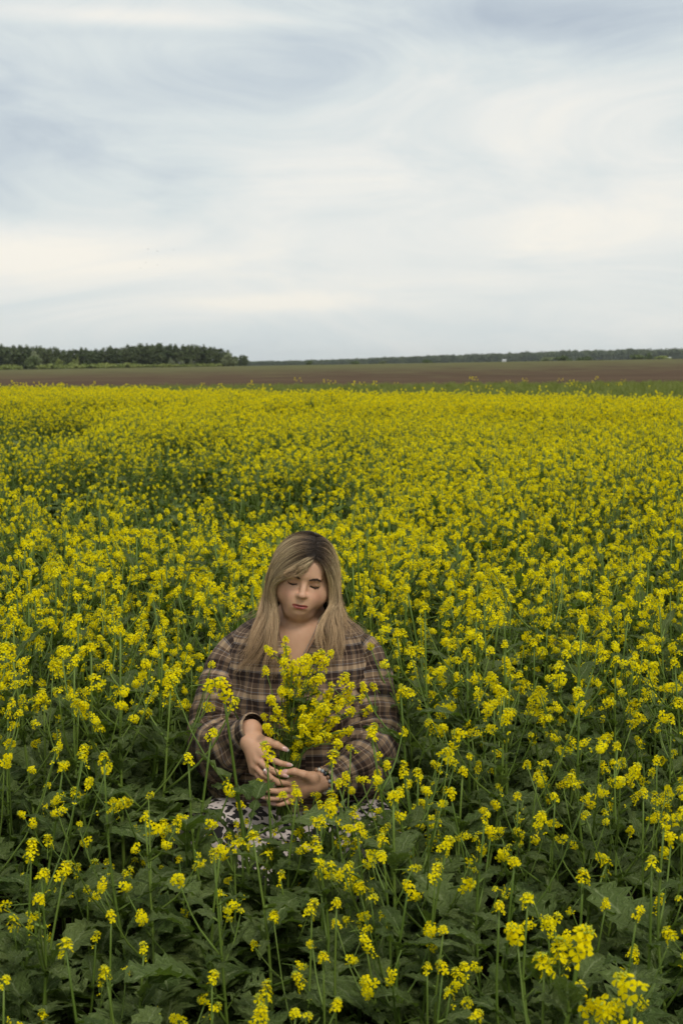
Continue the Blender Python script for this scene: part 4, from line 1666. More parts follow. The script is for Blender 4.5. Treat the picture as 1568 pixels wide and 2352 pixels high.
# ------------------------------------------------------------------ shirt
def plaid_mat():
    m, t, b, out = new_mat('brown_plaid_flannel')
    L = t.links
    tc = N(t, 'ShaderNodeTexCoord')
    sp = N(t, 'ShaderNodeSeparateXYZ')
    L.new(tc.outputs['UV'], sp.inputs[0])
    q = lambda *c: tuple(math.sqrt(v) for v in c)        # threads are mixed as square roots
    TAN, BRN, DRK, LGT, BLU = q(.38, .265, .165), q(.088, .056, .040), q(.005, .0025, .003), q(.44, .32, .22), q(.24, .265, .30)

    def stripes(src, per, off, seq):
        f = mathn(t, 'FRACT', mathn(t, 'ADD', mathn(t, 'DIVIDE', src, per), off))
        r = ramp(t, seq, 'CONSTANT')
        L.new(f, r.inputs[0])
        return r.outputs[0]
    warp = [(0, BRN), (.10, BLU), (.125, DRK), (.145, TAN), (.42, DRK), (.44, BLU), (.465, BRN), (.70, LGT), (.775, BRN)]
    weft = [(0, DRK), (.13, BRN), (.19, DRK), (.36, BLU), (.375, BRN), (.41, BLU), (.425, TAN), (.58, BRN), (.66, BLU), (.675, BRN), (.80, LGT), (.82, BRN)]
    c1 = stripes(sp.outputs[0], 0.060, 0.13, warp)
    c2 = stripes(sp.outputs[1], 0.080, 0.31, weft)
    # twill: threads of both ways alternate
    tw = mathn(t, 'FRACT', mathn(t, 'MULTIPLY', mathn(t, 'ADD', sp.outputs[0], sp.outputs[1]), 420.0))
    f = mathn(t, 'ADD', 0.50, mathn(t, 'MULTIPLY', mathn(t, 'GREATER_THAN', tw, 0.5), 0.20))
    col = mixc(t, f, c1, c2)
    col = mixc(t, 1.0, col, col, 'MULTIPLY')
    nz = N(t, 'ShaderNodeTexNoise', ins={'Scale': 160.0, 'Detail': 3.0})
    L.new(tc.outputs['Object'], nz.inputs['Vector'])
    n3 = N(t, 'ShaderNodeTexNoise', ins={'Scale': 7.0, 'Detail': 3.0})
    L.new(tc.outputs['Object'], n3.inputs['Vector'])
    col = mixc(t, mathn(t, 'MULTIPLY', nz.outputs[0], 0.08), col, (0.20, 0.15, 0.12))
    L.new(col, b.inputs['Base Color'])
    b.inputs['Roughness'].default_value = 0.95
    b.inputs['Specular IOR Level'].default_value = 0.08
    b.inputs['Sheen Weight'].default_value = 0.04
    b.inputs['Sheen Roughness'].default_value = 0.5
    bm = bump(t, b, nz.outputs[0], 0.35, 0.0015)
    return m


M_PLAID = plaid_mat()
M_BUTTON = plain_mat('brown_button', (0.05, 0.03, 0.022), (0.09, 0.06, 0.04), rough=0.3, spec=0.5, scale=200)


def fbm(p, k):
    return mnoise.noise(Vector(p) * k)


#        z     rx    front  back  cx     cy
PROF = [(.330, .272, .235, .205, .000, .035), (.400, .272, .245, .200, .000, .030), (.480, .262, .245, .185, .000, .025), (.560, .248, .232, .170, .000, .02),
        (.640, .240, .220, .160, .000, .015), (.700, .236, .205, .155, .000, .012), (.760, .232, .186, .150, .000, .012), (.810, .228, .164, .145, .002, .014),
        (.850, .222, .140, .136, .003, .018), (.885, .205, .118, .122, .005, .022), (.910, .184, .102, .110, .007, .022), (.930, .154, .090, .098, .009, .018), (.946, .118, .080, .086, .011, .012), (.957, .090, .074, .076, .012, .006)]
PROF = np.array(PROF)
VB = .800                                         # bottom of the open neck


def shirt_ring(z):
    return [float(np.interp(z, PROF[:, 0], PROF[:, i])) for i in range(1, 6)]


PCX = -.022                                       # the button line runs a little to picture left


def half_open(z):
    """half width of the open neck at height z"""
    return float(np.interp(z, (VB, .84, .90, .957), (.0, .021, .052, .064)))


def shirt_pt(th, z, off=0.0):
    """th: angle from the front centre line, positive to picture right"""
    rx, rf, rb, cx, cy_ = shirt_ring(z)
    s, c = math.sin(th), math.cos(th)
    ex = 0.86
    px = cx + (rx + off) * math.copysign(abs(s) ** ex, s)
    py = cy_ - ((rf if c > 0 else rb) + off) * math.copysign(abs(c) ** ex, c)
    # two soft mounds and a hollow between
    if c > 0:
        mound = math.exp(-((z - .69) / .075) ** 2)
        py -= .020 * mound * math.exp(-((abs(px) - .095) / .06) ** 2)
        py += .014 * mound * math.exp(-(px / .035) ** 2)
    q = Vector((px * 9, py * 9, z * 5))
    amp = np.interp(z, (.33, .55, .75, .90), (.016, .013, .008, .003))
    fold = mnoise.noise(q) * amp + mnoise.noise(Vector((px * 16 + z * 9, py * 12, z * 13 - abs(px) * 14))) * amp * .8
    # drag lines from the armpits towards the buttons
    fold += .005 * math.sin((z * 60 + abs(px) * 55)) * math.exp(-((abs(px) - .17) / .07) ** 2) * math.exp(-((z - .74) / .08) ** 2)
    ridge = 1 - abs(mnoise.noise(Vector((px * 7 + z * 6, py * 6, z * 9 - abs(px) * 11)))) * 2.2
    fold += 1.4 * amp * max(ridge - .45, 0)
    return np.array((px + s * fold, py - c * fold, z))


def th0(z):
    rx, rf, rb, cx, cy_ = shirt_ring(z)
    w = half_open(z)
    x = PCX * max(0, (0.86 - z) / 0.53) * 0.4
    a = math.asin(min(.99, (w / rx) ** (1 / .86))) if w > 0 else 0.0
    return a, x


nz_, nth = 64, 150
zs = np.concatenate([np.linspace(.33, VB, 40), np.linspace(VB + .004, .957, nz_ - 40)])
V, UV = [], []
vlen = np.concatenate([[0], np.cumsum(np.sqrt(np.diff(zs) ** 2 + np.diff([shirt_ring(z)[1] for z in zs]) ** 2))])
for j, z in enumerate(zs):
    a0, xo = th0(z)
    a0 = max(a0, -.02)
    for i in range(nth):
        th = a0 + (2 * PI - 2 * a0 + (0.05 if a0 < .01 else 0)) * i / (nth - 1)
        p = shirt_pt(th, z)
        V.append(p)
        UV.append((th * .235, vlen[j]))
mb = MB()
mb.add(V, grid_faces(nth, nz_), 0, UV)
shirt = link('shirt', mb.mesh('shirt', [M_PLAID]), person)
shirt['label'] = 'brown, tan and black plaid flannel shirt with open collar'
sm = shirt.modifiers.new('thick', 'SOLIDIFY')
sm.thickness = 0.0025
sm.offset = -1

# sleeves
for sg in (-1, 1):
    sh = np.array((sg * .110, .02, .852))
    if sg < 0:
        path = [sh, (-.185, .008, .800), (-.226, -.050, .700), (-.246, -.118, .612), (-.215, -.190, .600), (-.165, -.255, .632), WRI[-1] + (-.010, .012, -.006)]
    else:
        path = [sh, (.188, .008, .798), (.220, -.050, .695), (.233, -.118, .600), (.212, -.195, .566), (.175, -.262, .552), WRI[1] + (.030, .012, .002)]
    n_s, n_a = 72, 44
    C = bez(path, n_s)
    t_ = np.linspace(0, 1, n_s)
    R = np.interp(t_, (0, .12, .35, .52, .62, .80, .93, 1), (.066, .084, .080, .078, .074, .066, .052, .040))
    T = np.gradient(C, axis=0)
    T /= np.linalg.norm(T, axis=1)[:, None]
    u = np.cross(T[0], (0, 1.0, 0))
    u /= np.linalg.norm(u)
    arc = np.concatenate([[0], np.cumsum(np.linalg.norm(np.diff(C, axis=0), axis=1))])
    V, UV = [], []
    for i in range(n_s):
        u = u - T[i] * (u @ T[i])
        u /= np.linalg.norm(u)
        w = np.cross(T[i], u)
        for k in range(n_a + 1):
            a = 2 * PI * k / n_a
            d = math.cos(a) * u + math.sin(a) * w
            r = R[i]
            p = C[i] + d * r
            f = mnoise.noise(Vector(p) * 11 + Vector((sg * 3, 0, 0))) * .010
            # folds across the sleeve, gathered at the bend
            bend = math.exp(-((t_[i] - .50) / .16) ** 2)
            inner = .5 + .5 * (d @ np.array((-sg * .7, -.5, .4)))
            f += (.0085 * bend * inner + .0040) * math.sin(arc[i] * 118 + 2.2 * math.sin(a + sg) + 5 * mnoise.noise(Vector(p) * 6))
            ridge = 1 - abs(mnoise.noise(Vector((p[0] * 9 + p[2] * 7, p[1] * 8, p[2] * 12 - p[0] * 10))) * 2.2)
            f += .016 * max(ridge - .45, 0) * (1 if t_[i] < .85 else .3)
            f += .007 * math.exp(-((t_[i] - .90) / .07) ** 2) * math.sin(a * 5 + sg)
            f *= 1.0 - .6 * max(0.0, d @ np.array((sg * .95, 0.0, .3)))
            p = C[i] + d * (r + f * min(1, 6 * (1 - t_[i]) + .15))
            sag = math.exp(-((t_[i] - .70) / .20) ** 2) * max(0.0, -d[2])
            p = p + np.array((0, 0, -.040 * sag))
            V.append(p)
            UV.append((a * .082 + .02, arc[i] + .015))
    mb = MB()
    mb.add(V, grid_faces(n_a + 1, n_s), 0, UV)
    sl = link('sleeve', mb.mesh('sleeve', [M_PLAID]), shirt)
    s_ = sl.modifiers.new('thick', 'SOLIDIFY')
    s_.thickness = .0025
    s_.offset = -1
    # cuff band, unbuttoned
    mb = MB()
    Cc, Tt = C[-1], T[-1]
    V, UV = [], []
    for j, q in enumerate((-.012, .0, .014, .030, .034)):
        for k in range(37):
            a = 2 * PI * k / 36
            d = math.cos(a) * u + math.sin(a) * w
            rr = (.0425, .0445, .0440, .0430, .0380)[j] + .003 * math.sin(a * 2 + sg) + .0015 * mnoise.noise(Vector((a * 3, j, sg)))
            V.append(Cc + Tt * q + d * rr)
            UV.append((a * .045, q + .3))
    mb.add(V, grid_faces(37, 5), 0, UV)
    link('cuff', mb.mesh('cuff', [M_PLAID]), shirt)

# collar: lapels lying open and a band behind the neck
for sg in (-1, 1):
    V, UV = [], []
    nzc, nw_ = 22, 9
    for j in range(nzc):
        z = VB - .004 + (.957 - VB) * j / (nzc - 1)
        a0, _ = th0(z)
        rx = shirt_ring(z)[0]
        wdt = float(np.interp(z, (VB - .01, VB + .03, .86, .89, .93, .95), (.004, .020, .052, .072, .060, .054)))
        for i in range(nw_):
            q = i / (nw_ - 1)
            zz = z - q * .022 * smooth01(.86, .93, z)
            th = a0 + q * wdt / rx
            p = shirt_pt(sg * th if sg > 0 else -th, zz, .006 + .010 * math.sin(PI * min(q * 1.1, 1)) * smooth01(VB, .86, z))
            p = p + np.array((0, 0, .012 * (1 - q) * smooth01(.88, .94, z)))
            V.append(p)
            UV.append((q * wdt * .9 + .3, (z - VB) * 1.15 + .02))
    mb = MB()
    mb.add(V, grid_faces(nw_, nzc), 0, UV)
    cl_ = link('collar', mb.mesh('collar', [M_PLAID]), shirt)
    s_ = cl_.modifiers.new('thick', 'SOLIDIFY')
    s_.thickness = .003
V, UV = [], []
for j, (dz, off) in enumerate(((-.005, .002), (.018, .000), (.030, .004), (.026, .014), (.000, .022), (-.026, .026))):
    for i in range(40):
        th = rad(62) + (2 * PI - 2 * rad(62)) * i / 39
        p = shirt_pt(th, .952, off)
        V.append(p + np.array((0, 0, dz)))
        UV.append((th * .1, dz + off))
mb = MB()
mb.add(V, grid_faces(40, 6), 0, UV)
link('collar_band', mb.mesh('collar_band', [M_PLAID]), shirt)
# button band and buttons
V, UV = [], []
for j, z in enumerate(np.linspace(.34, VB, 40)):
    for i, th in enumerate(np.linspace(-.085, .085, 7)):
        V.append(shirt_pt(th, z, .0045 if 0 < i < 6 else .0))
        UV.append((th * .235 + .01, z))
mb = MB()
mb.add(V, grid_faces(7, 40), 0, UV)
link('button_band', mb.mesh('button_band', [M_PLAID]), shirt)
for z in (.78, .70, .62, .54, .46, .38):
    p = shirt_pt(.012, z, .0065)
    mb = MB()
    v, f = ico(.0055, p, 10, 6, (1, .35, 1))
    mb.add(v, f)
    link('button', mb.mesh('button', [M_BUTTON]), shirt)
# chest pocket on picture right
V, UV = [], []
for j, z in enumerate(np.linspace(.655, .762, 12)):
    for i, th in enumerate(np.linspace(.30, .70, 12)):
        e_ = .0055 if (0 < i < 11 and 0 < j < 11) else .001
        V.append(shirt_pt(th, z - (.012 if j == 0 and 3 < i < 8 else 0), e_))
        UV.append((th * .235 + .03 + .3 * (z - .66), z - th * .08))
mb = MB()
mb.add(V, grid_faces(12, 12), 0, UV)
link('pocket', mb.mesh('pocket', [M_PLAID]), shirt)

# ------------------------------------------------------------------ skirt with black blotches
def skirt_mat():
    m, t, b, out = new_mat('leopard_print')
    L = t.links
    tc = N(t, 'ShaderNodeTexCoord')
    nz = N(t, 'ShaderNodeTexNoise', ins={'Scale': 22.0, 'Detail': 2.0})
    L.new(tc.outputs['Object'], nz.inputs['Vector'])
    mxv = N(t, 'ShaderNodeMix', data_type='VECTOR')
    mxv.inputs[0].default_value = 0.07
    L.new(tc.outputs['Object'], mxv.inputs[4])
    L.new(nz.outputs['Color'], mxv.inputs[5])
    mp = N(t, 'ShaderNodeMapping')
    mp.inputs['Scale'].default_value = (1.0, 1.0, 1.7)
    L.new(mxv.outputs[1], mp.inputs[0])
    vo = N(t, 'ShaderNodeTexVoronoi', ins={'Scale': 34.0, 'Randomness': 1.0})
    L.new(mp.outputs[0], vo.inputs['Vector'])
    n2 = N(t, 'ShaderNodeTexNoise', ins={'Scale': 60.0, 'Detail': 2.0})
    L.new(tc.outputs['Object'], n2.inputs['Vector'])
    d = mathn(t, 'ADD', vo.outputs['Distance'], mathn(t, 'MULTIPLY', mathn(t, 'SUBTRACT', n2.outputs[0], .5), .35))
    blk = mathn(t, 'LESS_THAN', d, 0.50)
    base = mixc(t, nz.outputs[0], (0.46, 0.37, 0.35), (0.62, 0.56, 0.53))
    col = mixc(t, blk, base, (0.010, 0.009, 0.010))
    L.new(col, b.inputs['Base Color'])
    b.inputs['Roughness'].default_value = 0.75
    return m


V, UV = [], []
na, nv_ = 120, 36
for j in range(nv_):
    v_ = j / (nv_ - 1)
    for i in range(na):
        a = 2 * PI * i / na
        dx, dy = math.sin(a), -math.cos(a)                # a = 0 faces the camera
        knee = sum(math.exp(-((math.atan2(math.sin(a - k), math.cos(a - k))) / .50) ** 2) for k in (rad(41), rad(-41)))
        frontal = math.exp(-(math.atan2(math.sin(a), math.cos(a)) / .5) ** 2)
        r0x, r0y = .225, .19
        rk = .315 + .125 * knee + .03 * frontal
        zk = .265 + .165 * knee + .06 * frontal
        if v_ < .45:
            q = v_ / .45
            r = (1 - q) * .21 + q * rk
            z = (1 - q) * .415 + q * zk + .02 * math.sin(PI * q) * knee
        else:
            q = (v_ - .45) / .55
            r = rk + .045 * math.sin(q * 1.7) + .012 * q
            z = zk * (1 - q) + .03 * q
            r -= .02 * (1 - q) ** 6
        fold = .014 * v_ * mnoise.noise(Vector((dx * 6, dy * 6, z * 2))) + .010 * v_ * v_ * math.sin(a * 17 + 3 * mnoise.noise(Vector((dx * 2, dy * 2, 5))))
        V.append(((r + fold) * dx, .02 + (r + fold) * dy, z))
        UV.append((a * .3, v_))
mb = MB()
mb.add(V, grid_faces(na, nv_, True), 0, UV)
sk = link('skirt', mb.mesh('skirt', [skirt_mat()]), person)
sk['label'] = 'pale skirt printed with black animal blotches'
s_ = sk.modifiers.new('thick', 'SOLIDIFY')
s_.thickness = .002
# ------------------------------------------------------------------ hair
def zpt(X, Y, d):
    """place in the face close-up (900..1400 x 1960..2500 of the photograph) at depth d before the head's middle -> woman frame"""
    sq = .74 if Y < 1000 else .74 + .26 * min(1, (Y - 1000) / 350)
    X = 430 + (X - 430) * sq if X < 430 else 1050 + (X - 1050) * sq if X > 1050 else X
    px, py = (900 + X * .31888) * .26641, (1960 + Y * .31888) * .26667
    return np.array(at(px, py, W.y + HEADC.y - d) - W)


solid = [bvh]
for o_ in [shirt] + [c_ for c_ in shirt.children if c_.name.startswith(('sleeve', 'collar'))]:
    m_ = o_.data
    co = np.empty(len(m_.vertices) * 3, np.float32)
    m_.vertices.foreach_get('co', co)
    solid.append(BVHTree.FromPolygons(co.reshape(-1, 3).tolist(), [tuple(p.vertices) for p in m_.polygons]))
CENT = Vector((0.01, .03, .80))


def push_out(p, gap):
    v = Vector(p)
    for k, b_ in enumerate(solid):
        loc, nrm, _, dist = b_.find_nearest(v, .06)
        if loc is None:
            continue
        if k > 0 and nrm.dot(loc - Vector((loc.x * .5, .05, loc.z))) < 0:
            nrm = -nrm
        sd_ = (v - loc).dot(nrm)
        if sd_ < gap:
            v = loc + nrm * gap
    return np.array(v)


GUIDES_L = [
    [(884, 432, .098), (815, 470, .104), (715, 565, .104), (610, 628, .100), (510, 662, .086), (415, 720, .068), (392, 830, .052), (405, 960, .050), (425, 1100, .068), (420, 1230, .092), (400, 1420, .112), (395, 1660, .128), (400, 1900, .13)],
    [(886, 385, .092), (770, 425, .100), (610, 510, .098), (480, 605, .084), (392, 710, .060), (372, 850, .042), (378, 1000, .046), (370, 1150, .074), (340, 1350, .100), (300, 1550, .116), (270, 1780, .12)],
    [(886, 310, .075), (745, 318, .088), (580, 405, .083), (440, 540, .065), (368, 700, .046), (338, 850, .032), (322, 1000, .038), (300, 1150, .062), (262, 1350, .090), (215, 1500, .100), (110, 1625, .100), (-30, 1690, .10), (-90, 1780, .10)],
    [(882, 240, .052), (730, 212, .060), (565, 298, .056), (432, 440, .040), (362, 600, .022), (318, 780, .012), (285, 950, .020), (250, 1100, .042), (205, 1250, .066), (160, 1400, .085), (110, 1560, .092), (30, 1660, .09)],
    [(878, 180, .020), (745, 138, .018), (590, 205, .010), (455, 345, .000), (385, 520, -.012), (325, 740, -.014), (275, 930, -.006), (225, 1070, .014), (160, 1200, .040), (90, 1350, .062), (10, 1480, .07)],
]
GUIDES_R = [
    [(896, 432, .098), (958, 475, .096), (1006, 560, .090), (1046, 680, .068), (1076, 800, .050), (1080, 905, .046), (1045, 1000, .054), (990, 1080, .068), (962, 1180, .088), (955, 1330, .104), (950, 1500, .118), (930, 1650, .13)],
    [(897, 375, .090), (1000, 440, .084), (1076, 580, .060), (1104, 720, .046), (1112, 880, .040), (1092, 1020, .050), (1050, 1150, .072), (1015, 1300, .096), (1000, 1480, .112), (985, 1680, .125)],
    [(897, 305, .072), (1015, 350, .060), (1100, 500, .036), (1140, 680, .022), (1150, 860, .020), (1156, 1020, .034), (1150, 1180, .062), (1140, 1350, .092), (1120, 1500, .106), (1090, 1700, .12)],
    [(895, 240, .050), (1000, 235, .040), (1092, 380, .016), (1146, 560, .000), (1166, 760, -.004), (1176, 940, .000), (1190, 1080, .020), (1204, 1200, .045), (1210, 1330, .075), (1200, 1480, .095), (1180, 1600, .10)],
    [(890, 180, .020), (970, 178, .002), (1068, 300, -.020), (1134, 480, -.038), (1166, 700, -.046), (1172, 900, -.040), (1176, 1050, -.015), (1182, 1150, .02), (1190, 1260, .05), (1195, 1380, .07)],
]
NP = 34


def family(guides, dense):
    G = np.array([bez([zpt(*q) for q in g], NP) for g in guides])
    out = []
    for u in np.linspace(0, len(G) - 1, dense):
        i = min(int(u), len(G) - 2)
        t = u - i
        out.append(G[i] * (1 - t) + G[i + 1] * t)
    out = np.array(out)
    for a in range(dense):
        for k in range(NP):
            out[a, k] = push_out(out[a, k], .0035 if k < 2 else .006)
    # even out the pushes
    for _ in range(2):
        out[:, 1:-1] = .25 * out[:, :-2] + .5 * out[:, 1:-1] + .25 * out[:, 2:]
    return out


FL, FR = family(GUIDES_L, 26), family(GUIDES_R, 24)
# behind the head
FB = []
for a in np.linspace(-.74, .74, 22):
    sn, cs = math.sin(a * rad(88)), math.cos(a * rad(88))
    hc = np.array(HEADC)
    top = hp(.012, -.01, .119)
    pts_ = [top, hp(.085 * sn * .6, -.06 * cs - .01, .105), hp(.092 * sn, -.10 * cs - .012, .045), hp(.098 * sn, -.108 * cs - .012, -.03),
            (hc[0] + .105 * sn, hc[1] + .03 + .095 * cs, .97), (.115 * sn, .02 + .12 * cs, .88), (.135 * sn, .03 + .14 * cs, .76), (.13 * sn, .04 + .15 * cs, .66)]
    g = bez(pts_, NP)
    FB.append([push_out(q, .006) for q in g])
FB = np.array(FB)


def hair_mat(strand):
    m, t, b, out = new_mat('ash_blonde_hair' if strand else 'hair_mass')
    L = t.links
    if strand:
        hi = N(t, 'ShaderNodeHairInfo')
        s_, r_ = hi.outputs['Intercept'], hi.outputs['Random']
    else:
        tc = N(t, 'ShaderNodeTexCoord')
        sp = N(t, 'ShaderNodeSeparateXYZ')
        L.new(tc.outputs['UV'], sp.inputs[0])
        s_ = sp.outputs[1]
        mp = N(t, 'ShaderNodeMapping')
        mp.inputs['Scale'].default_value = (60, 2.0, 1)
        L.new(tc.outputs['UV'], mp.inputs[0])
        nz = N(t, 'ShaderNodeTexNoise', ins={'Scale': 1.0, 'Detail': 3.0})
        L.new(mp.outputs[0], nz.inputs['Vector'])
        r_ = nz.outputs[0]
    s2 = mathn(t, 'ADD', s_, mathn(t, 'MULTIPLY', mathn(t, 'SUBTRACT', r_, .5), .10))
    c1 = ramp(t, [(0.0, (.026, .017, .012)), (.07, (.040, .027, .019)), (.16, (.17, .115, .070)), (.28, (.46, .36, .22)), (.55, (.49, .375, .23)), (.80, (.43, .30, .18)), (1.0, (.39, .26, .15))])
    L.new(s2, c1.inputs[0])
    c2 = mixc(t, 1.0, c1.outputs[0], (.38, .35, .32), 'MULTIPLY')
    c3 = mixc(t, 1.0, c1.outputs[0], (1.45, 1.45, 1.4), 'MULTIPLY')
    if strand:
        at_ = N(t, 'ShaderNodeAttribute', attribute_name='lock_tone')
        r_ = mathn(t, 'ADD', mathn(t, 'MULTIPLY', r_, .4), mathn(t, 'MULTIPLY', at_.outputs['Fac'], .6))
    rr = ramp(t, [(.1, (0, 0, 0)), (.45, (.5, .5, .5)), (.8, (1, 1, 1))])
    L.new(r_, rr.inputs[0])
    col = mixc(t, rr.outputs[0], c2, c3)
    if strand:
        L.new(col, b.inputs['Base Color'])
        b.inputs['Roughness'].default_value = .42
        b.inputs['Specular IOR Level'].default_value = .22
    else:
        L.new(mixc(t, 1.0, col, (.75, .72, .7), 'MULTIPLY'), b.inputs['Base Color'])
        b.inputs['Roughness'].default_value = .6
        bump(t, b, r_, .8, .004)
    return m


mb = MB()
for F_, wob in ((FL, 1), (FR, 2), (FB, 3)):
    dn = len(F_)
    V, UV = [], []
    for k in range(NP):
        for a in range(dn):
            p = F_[a, k]
            c = np.array(HEADC) if p[2] > 1.0 else np.array((p[0] * .6, .03, p[2]))
            d = c - p
            d /= np.linalg.norm(d) + 1e-9
            thin = 0.0028 + .001 * math.sin(a * 2.1 + k * .3)
            V.append(p + d * thin)
            UV.append((a / (dn - 1) + wob, k / (NP - 1)))
    # ends fray: keep the sheet to three quarters of the length
    kk = int(NP * .50)
    mb.add(V[:dn * kk], grid_faces(dn, kk), 0, UV[:dn * kk])
hair = link('hair', mb.mesh('hair', [hair_mat(False)]), person)
hair['label'] = 'long ash-blonde hair with dark roots, parted off centre'

rh = np.random.default_rng(21)


TONES = []


def strands(F_, n, spread, u_pow=1.0, cut=(0.46, 1.0)):
    dn = len(F_)
    S = np.zeros((n, NP, 3))
    tone = np.zeros(n)
    nclump = 38
    cl_u = np.sort(rh.random(nclump))
    cl_off = rh.normal(size=(nclump, 3)) * (.010, .006, .004)
    cl_ph = rh.uniform(0, 6.28, nclump)
    cl_t = rh.random(nclump)
    for q in range(n):
        uu = rh.random()
        c = int(np.argmin(np.abs(cl_u - uu - rh.normal() * .012)))
        ub = cl_u[c]
        tone[q] = cl_t[c]
        s = np.linspace(0, 1, NP)
        pull = np.clip((s - .25) / .75, 0, 1) ** .8 * .84          # locks gather towards their ends
        u = np.clip(uu * (1 - pull) + ub * pull, 0, 1) * (dn - 1)
        i = np.minimum(u.astype(int), dn - 2)
        t = (u - i)[:, None]
        k = np.arange(NP)
        p = F_[i, k] * (1 - t) + F_[i + 1, k] * t
        p = p + cl_off[c] * (s[:, None] ** 1.3)
        p = p + np.stack([np.sin(s * 11 + cl_ph[c]), np.cos(s * 9 + cl_ph[c]), 0 * s], 1) * .0085 * s[:, None]
        wv_ = np.clip((s - .3) / .7, 0, 1)
        p = p + np.stack([np.sin(s * 15 + ub * 9), .5 * np.cos(s * 13 + ub * 7), 0 * s], 1) * .009 * wv_[:, None]
        off = rh.normal(size=3) * spread
        p = p + off * (.25 + s[:, None])
        # lift above the under-sheet
        ctr = np.where(p[:, 2:3] > 1.0, np.array(HEADC), np.c_[p[:, 0] * .6, np.full(NP, .03), p[:, 2]])
        d = p - ctr
        d /= np.linalg.norm(d, axis=1)[:, None] + 1e-9
        p = p + d * (abs(rh.normal()) * .0038 - .0012) * np.minimum(1, .15 + 4 * s)[:, None]
        if rh.random() < .09:                                         # flyaways
            fr = rh.normal(size=3) * .010
            p = p + np.outer(s ** 1.5, fr) + np.stack([np.sin(s * 14 + q), np.cos(s * 11 + q), np.sin(s * 8)], 1) * .0035 * s[:, None]
        e_ = cut[0] + (cut[1] - cut[0]) * rh.random() ** 1.25
        sm_ = np.linspace(0, e_ * (NP - 1), NP)
        i0 = np.minimum(sm_.astype(int), NP - 2)
        tt = (sm_ - i0)[:, None]
        S[q] = p[i0] * (1 - tt) + p[i0 + 1] * tt
    TONES.append(tone)
    return S


# a wispy fringe that ends over the brow
FRINGE = [[(884, 425, .099), (830, 480, .106), (770, 545, .109), (715, 592, .107), (672, 618, .104)],
          [(884, 415, .098), (800, 470, .105), (715, 545, .108), (660, 600, .106), (636, 640, .103)],
          [(884, 400, .096), (780, 445, .103), (670, 530, .106), (600, 595, .102), (562, 640, .097)],
          [(884, 390, .094), (760, 430, .101), (640, 515, .103), (550, 600, .096), (490, 665, .088)]]
FF = family(FRINGE, 10)
# locks that stray over the shoulders
STRAY = [[(893, 240, .05), (1092, 380, .016), (1150, 600, .0), (1180, 860, .0), (1210, 1050, .01), (1280, 1180, .02), (1400, 1290, .02), (1490, 1400, .01), (1540, 1500, .0)],
         [(893, 220, .045), (1095, 370, .010), (1155, 600, -.005), (1185, 860, -.005), (1225, 1060, .0), (1310, 1180, .01), (1430, 1290, .01), (1530, 1420, .0), (1580, 1520, -.01)]]
STRAY_L = [[(880, 200, .03), (590, 215, .02), (400, 460, .0), (320, 760, -.01), (250, 950, -.01), (150, 1060, .0), (20, 1120, .01), (-80, 1200, .01)],
           [(880, 200, .03), (590, 225, .025), (395, 480, .005), (315, 780, .0), (235, 960, .0), (120, 1090, .01), (-10, 1180, .02), (-60, 1300, .02)]]
S = np.concatenate([strands(FL, 3000, .0028), strands(FR, 2600, .0028), strands(FB, 1800, .004), strands(FF, 1100, .0018, cut=(.7, 1.0)),
                    strands(family(STRAY, 5), 70, .003), strands(family(STRAY_L, 5), 60, .003)])
hc_ = bpy.data.hair_curves.new('hair_strands')
hc_.add_curves([NP] * len(S))
hc_.attributes['position'].data.foreach_set('vector', S.astype(np.float32).ravel())
ta = hc_.attributes.new('lock_tone', 'FLOAT', 'CURVE')
ta.data.foreach_set('value', np.concatenate(TONES).astype(np.float32))
ra = hc_.attributes.get('radius') or hc_.attributes.new('radius', 'FLOAT', 'POINT')
rr_ = np.tile(np.interp(np.linspace(0, 1, NP), (0, .1, .8, 1), (.00024, .00034, .00030, .00010)), len(S)).astype(np.float32)
ra.data.foreach_set('value', rr_)
hc_.materials.append(hair_mat(True))
link('hair_strands', hc_, hair)

# ------------------------------------------------------------------ chain, bracelet, earring
M_SILVER = plain_mat('silver', (0.62, 0.60, 0.57), (0.70, 0.68, 0.66), rough=0.28, spec=0.5, metallic=1.0, scale=100)
M_GOLD = plain_mat('gold', (0.70, 0.50, 0.22), rough=0.25, metallic=1.0, scale=100)
cp = []
for a in np.linspace(-1, 1, 60):
    x = .074 * math.sin(a * PI / 2) * (1 if abs(a) < .8 else 1) + (-.004)
    z = .815 + .135 * abs(math.sin(a * PI / 2)) ** 1.25
    loc, nrm, _, _ = bvh.ray_cast(Vector((x, -.4, z)), Vector((0, 1, 0)))
    if loc:
        cp.append(np.array(loc + nrm * .0016))
cp = np.array(cp)
cp = bez(cp, 150)
mb = MB()
for i, p in enumerate(cp):
    v, f = ico(.0015 if i % 2 else .0011, p, 5, 3)
    mb.add(v, f)
nk = link('necklace', mb.mesh('necklace', [M_SILVER]), person)
lowest = cp[np.argmin(cp[:, 2])]
mb = MB()
v, f = ico(.0045, lowest + (0, -.002, -.006), 10, 6, (1, .4, 1.3))
mb.add(v, f)
link('pendant', mb.mesh('pendant', [M_SILVER]), nk)
M_BEAD = [plain_mat('bead_dark', (0.03, 0.035, 0.045), rough=.2, spec=.6, scale=9), plain_mat('bead_cream', (0.62, 0.55, 0.47), rough=.3, spec=.5, scale=9),
          plain_mat('bead_brown', (0.30, 0.17, 0.10), rough=.3, spec=.5, scale=9), plain_mat('bead_grey', (0.30, 0.33, 0.37), rough=.2, spec=.6, scale=9)]
wax = (WRI[1] - ELB[1])
wax /= np.linalg.norm(wax)
wu = np.cross(wax, (0, 0, 1.0)); wu /= np.linalg.norm(wu)
wv = np.cross(wax, wu)
